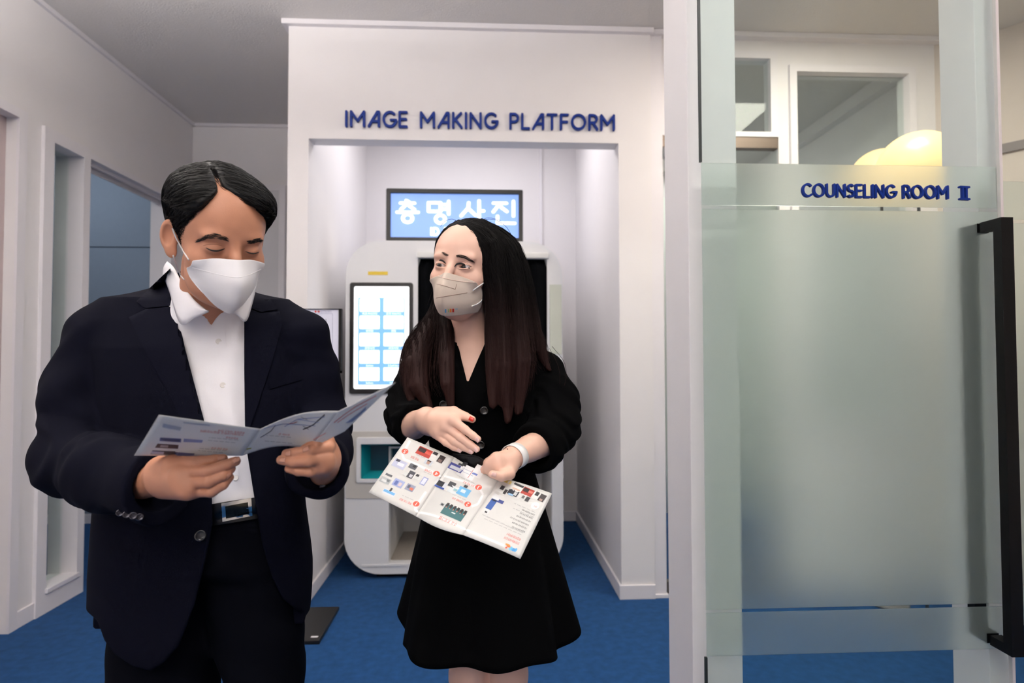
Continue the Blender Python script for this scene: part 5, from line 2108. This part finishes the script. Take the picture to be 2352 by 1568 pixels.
for (c, n) in (((482, 193), '5'), ((868, 467), '4'), ((620, 838), '1'), ((1252, 842), '2'), ((1385, 635), '3')):
    cx = W(*c)
    px_area(disc(cx, U * 7.4, Vv * 6.6), T, ink('orange_red', (232, 92, 72)), wbro, 5, .0004, 'print_badge')
    o_ = np.array(cx) + U * 3.2 - Vv * 4.2
    px_text(n, o_, -U * 13, Vv * 13, T, ink('white', (252, 252, 252)), wbro)
px_area(disc(W(2080, 862), U * 9, Vv * 9), T, ink('white', (252, 252, 252)), wbro, 5, .0004, 'print_badge')
UX = lambda k: -U * k
VY = lambda k: Vv * k
px_text('주요 프로그램', W(1128, 1080), UX(7.6), VY(9.2), T, RED, wbro)
px_text('인천재능대학교의', W(1893, 1318), UX(5.2), VY(7.0), T, RED, wbro)
px_text('취업지원센터는?', W(1912, 1268), UX(5.2), VY(7.0), T, RED, wbro)
for s, c, k, m_ in (('취업 기초 특강', (570, 830), 5.0, RED), ('취업 캠프', (660, 290), 5.2, RED), ('직업체험', (825, 445), 5.2, RED), ('실무 체험 특강', (1340, 615), 4.6, RED), ('직업체험 교육', (1205, 812), 4.8, RED), ('센터', (2110, 870), 4.4, RED)):
    px_text(s, W(*c), UX(k), VY(k * 1.2), T, m_, wbro)
for k, s in enumerate(('다양한 취업정보 제공', '전공별 맞춤 진로 지도', '취업 준비 프로그램 운영', '자기소개서와 면접 지도 및 상담', '기업 현장 체험 학습 안내', '졸업생 취업 추수 지도')):
    px_text(s, W(2080 - k * 24, 968 + k * 42), UX(3.6), VY(4.3), T, DARK, wbro)
LG = ink('lightgrey', (190, 190, 190))
for (u0, v0, n_) in ((1905, 1215, 40), (1925, 1190, 40), (1880, 1165, 40), (580, 790, 12), (720, 275, 10), (800, 480, 8), (1330, 585, 16), (1225, 790, 15), (2075, 940, 22), (2060, 1000, 22)):
    dashes(np.array(W(u0, v0)), -U * 2.4, n_, U * .85, Vv * .7, T, LG, wbro)
# little blue and orange emblem
for c, ex, ey, rgb in (((1745, 1340), 6, 2.2, (236, 150, 70)), ((1755, 1360), 5, 2.2, (236, 120, 60)), ((1780, 1385), 4, 5, (110, 190, 226)), ((1812, 1400), 5, 4, (70, 150, 214)), ((1840, 1405), 3, 5, (90, 170, 224)), ((1725, 1375), 2.2, 2.2, (222, 90, 60))):
    px_area(disc(W(*c), U * ex, Vv * ey), T, ink('c%d_%d_%d' % rgb, rgb), wbro, 5, .0006, 'print_emblem')

# slim black case held behind the page
pc = [P_((1036, 1040, 1.262)), P_((1096, 1046, 1.262)), P_((1160, 1082, 1.262)), P_((1150, 1130, 1.262)), P_((1030, 1110, 1.262))]
vs = [p + Vector((0, -.004, 0)) for p in pc] + [p + Vector((0, .008, 0)) for p in pc]
fs = [(0, 1, 2, 3, 4), (9, 8, 7, 6, 5)] + [(k, k + 5, (k + 1) % 5 + 5, (k + 1) % 5) for k in range(5)]
o = mesh('phone_case', vs, fs, mat('case_black', (14, 13, 14), .25))
bm = bmesh.new()
bm.from_mesh(o.data)
bmesh.ops.recalc_face_normals(bm, faces=bm.faces)
bmesh.ops.bevel(bm, geom=list(bm.edges), offset=.003, segments=2, affect='EDGES')
bm.to_mesh(o.data)
bm.free()
props(o, 'slim black case held behind the white brochure', 'case')

# --- his
a1, a2, a3, a4 = (365, 953, .80), (598, 985, .885), (778, 944, .83), (908, 878, .75)
b1, b2, b3, b4 = (308, 1046, .965), (556, 1046, .985), (712, 1030, .965), (792, 990, .90)
mbro, mp = sheet('brochure', [(P_(a1), P_(a2), P_(b2), P_(b1)), (P_(a2), P_(a3), P_(b3), P_(b2)), (P_(a3), P_(a4), P_(b4), P_(b3))],
                 'folded brochure seen from its shaded outer side, held up by the person in the suit', None, (.0, .010, .0))
T = tree_of(*mp)
PL[0] = .0026
Wz = lambda u, v: (300 + u / 3.79, 870 + v / 3.79)
R2, B2, K2 = ink('red2', (206, 50, 50)), ink('blue2', (120, 140, 190)), ink('dark2', (70, 66, 66))


def mpoly(pts, rgb, lift=.0004):
    px_area([Wz(*p) for p in pts], T, ink('c%d_%d_%d' % rgb, rgb), mbro, 8, lift)


mpoly([(258, 510), (440, 520), (438, 552), (252, 540)], (92, 110, 160))
mpoly([(258, 520), (430, 530), (425, 545), (300, 540)], (60, 80, 120), .0009)
mpoly([(465, 520), (630, 532), (620, 555), (460, 548)], (150, 166, 206))
mpoly([(235, 562), (418, 575), (412, 608), (212, 598)], (84, 62, 62))
mpoly([(262, 574), (330, 578), (325, 598), (255, 594)], (190, 180, 176), .0009)
mpoly([(190, 622), (390, 630), (375, 662), (172, 655)], (104, 92, 90))
mpoly([(185, 628), (292, 634), (285, 658), (178, 652)], (206, 210, 222), .0009)
mpoly([(385, 636), (556, 648), (548, 674), (372, 666)], (88, 86, 120))
mpoly([(400, 655), (520, 662), (515, 672), (395, 667)], (190, 170, 90), .0009)
mpoly([(285, 388), (445, 420), (430, 450), (275, 420)], (196, 202, 206))
mpoly([(460, 372), (690, 398), (690, 410), (460, 385)], (196, 202, 206))
mpoly([(1010, 606), (1052, 598), (1050, 608), (1008, 616)], (206, 196, 70))


def mline(pts, wd, m_):
    q = [np.array(Wz(*p)) for p in pts]
    for i in range(len(q) - 1):
        d = (q[i + 1] - q[i]) / np.linalg.norm(q[i + 1] - q[i])
        n_ = np.array((-d[1], d[0])) * wd * .5
        px_area([tuple(q[i] - n_), tuple(q[i + 1] - n_), tuple(q[i + 1] + n_), tuple(q[i] + n_)], T, m_, mbro, 10, .0004, 'print_line')


mline([(1500, 440), (1590, 400), (1690, 310)], 2.4, K2)
mline([(1130, 510), (1220, 455), (1262, 400)], 1.2, K2)
mline([(1340, 415), (1450, 350), (1640, 380)], .9, B2)
mline([(1450, 350), (1690, 330)], 1.2, B2)
mline([(1160, 430), (1330, 390), (1500, 400), (1610, 410)], .8, B2)
mline([(1500, 410), (1550, 440)], 1.0, K2)
mline([(1380, 390), (1420, 385), (1450, 372)], 1.2, R2)
mline([(1480, 330), (1540, 355)], .8, K2)
mpoly([(1870, 385), (2000, 285), (2050, 240), (2045, 270), (1930, 372)], (150, 160, 186))
tx = np.array((-1.0, -.09))
ty = np.array((-.42, .9))
for s, o_, k, m_ in (('인천재능대학교 취업지원센터', (990, 478), 8.2, R2), ('취업정보 서비스 안내', (1000, 462), 7.0, R2), ('취업정보실', (940, 512), 6.2, R2), ('학생 상담 안내', (850, 606), 6.2, R2), ('오시는 길', (1390, 482), 6.6, R2)):
    px_text(s, Wz(*o_), tx * k, ty * k * .8, T, m_, mbro)
for u0, v0, n_ in ((935, 532, 26), (905, 555, 24), (830, 624, 24), (800, 642, 22), (1390, 508, 22), (1400, 560, 24)):
    dashes(np.array(Wz(u0, v0)), tx * 2.6, n_, tx * .9, ty * .6, T, ink('grey3', (150, 150, 150)), mbro)
mline([(1770, 380), (1860, 310), (1960, 240), (2140, 145)], 1.6, ink('red3', (226, 120, 110)))
mline([(1800, 380), (1900, 310), (2060, 215)], 1.4, ink('red3', (226, 120, 110)))
mline([(1590, 530), (1700, 470)], 1.2, ink('red3', (226, 120, 110)))
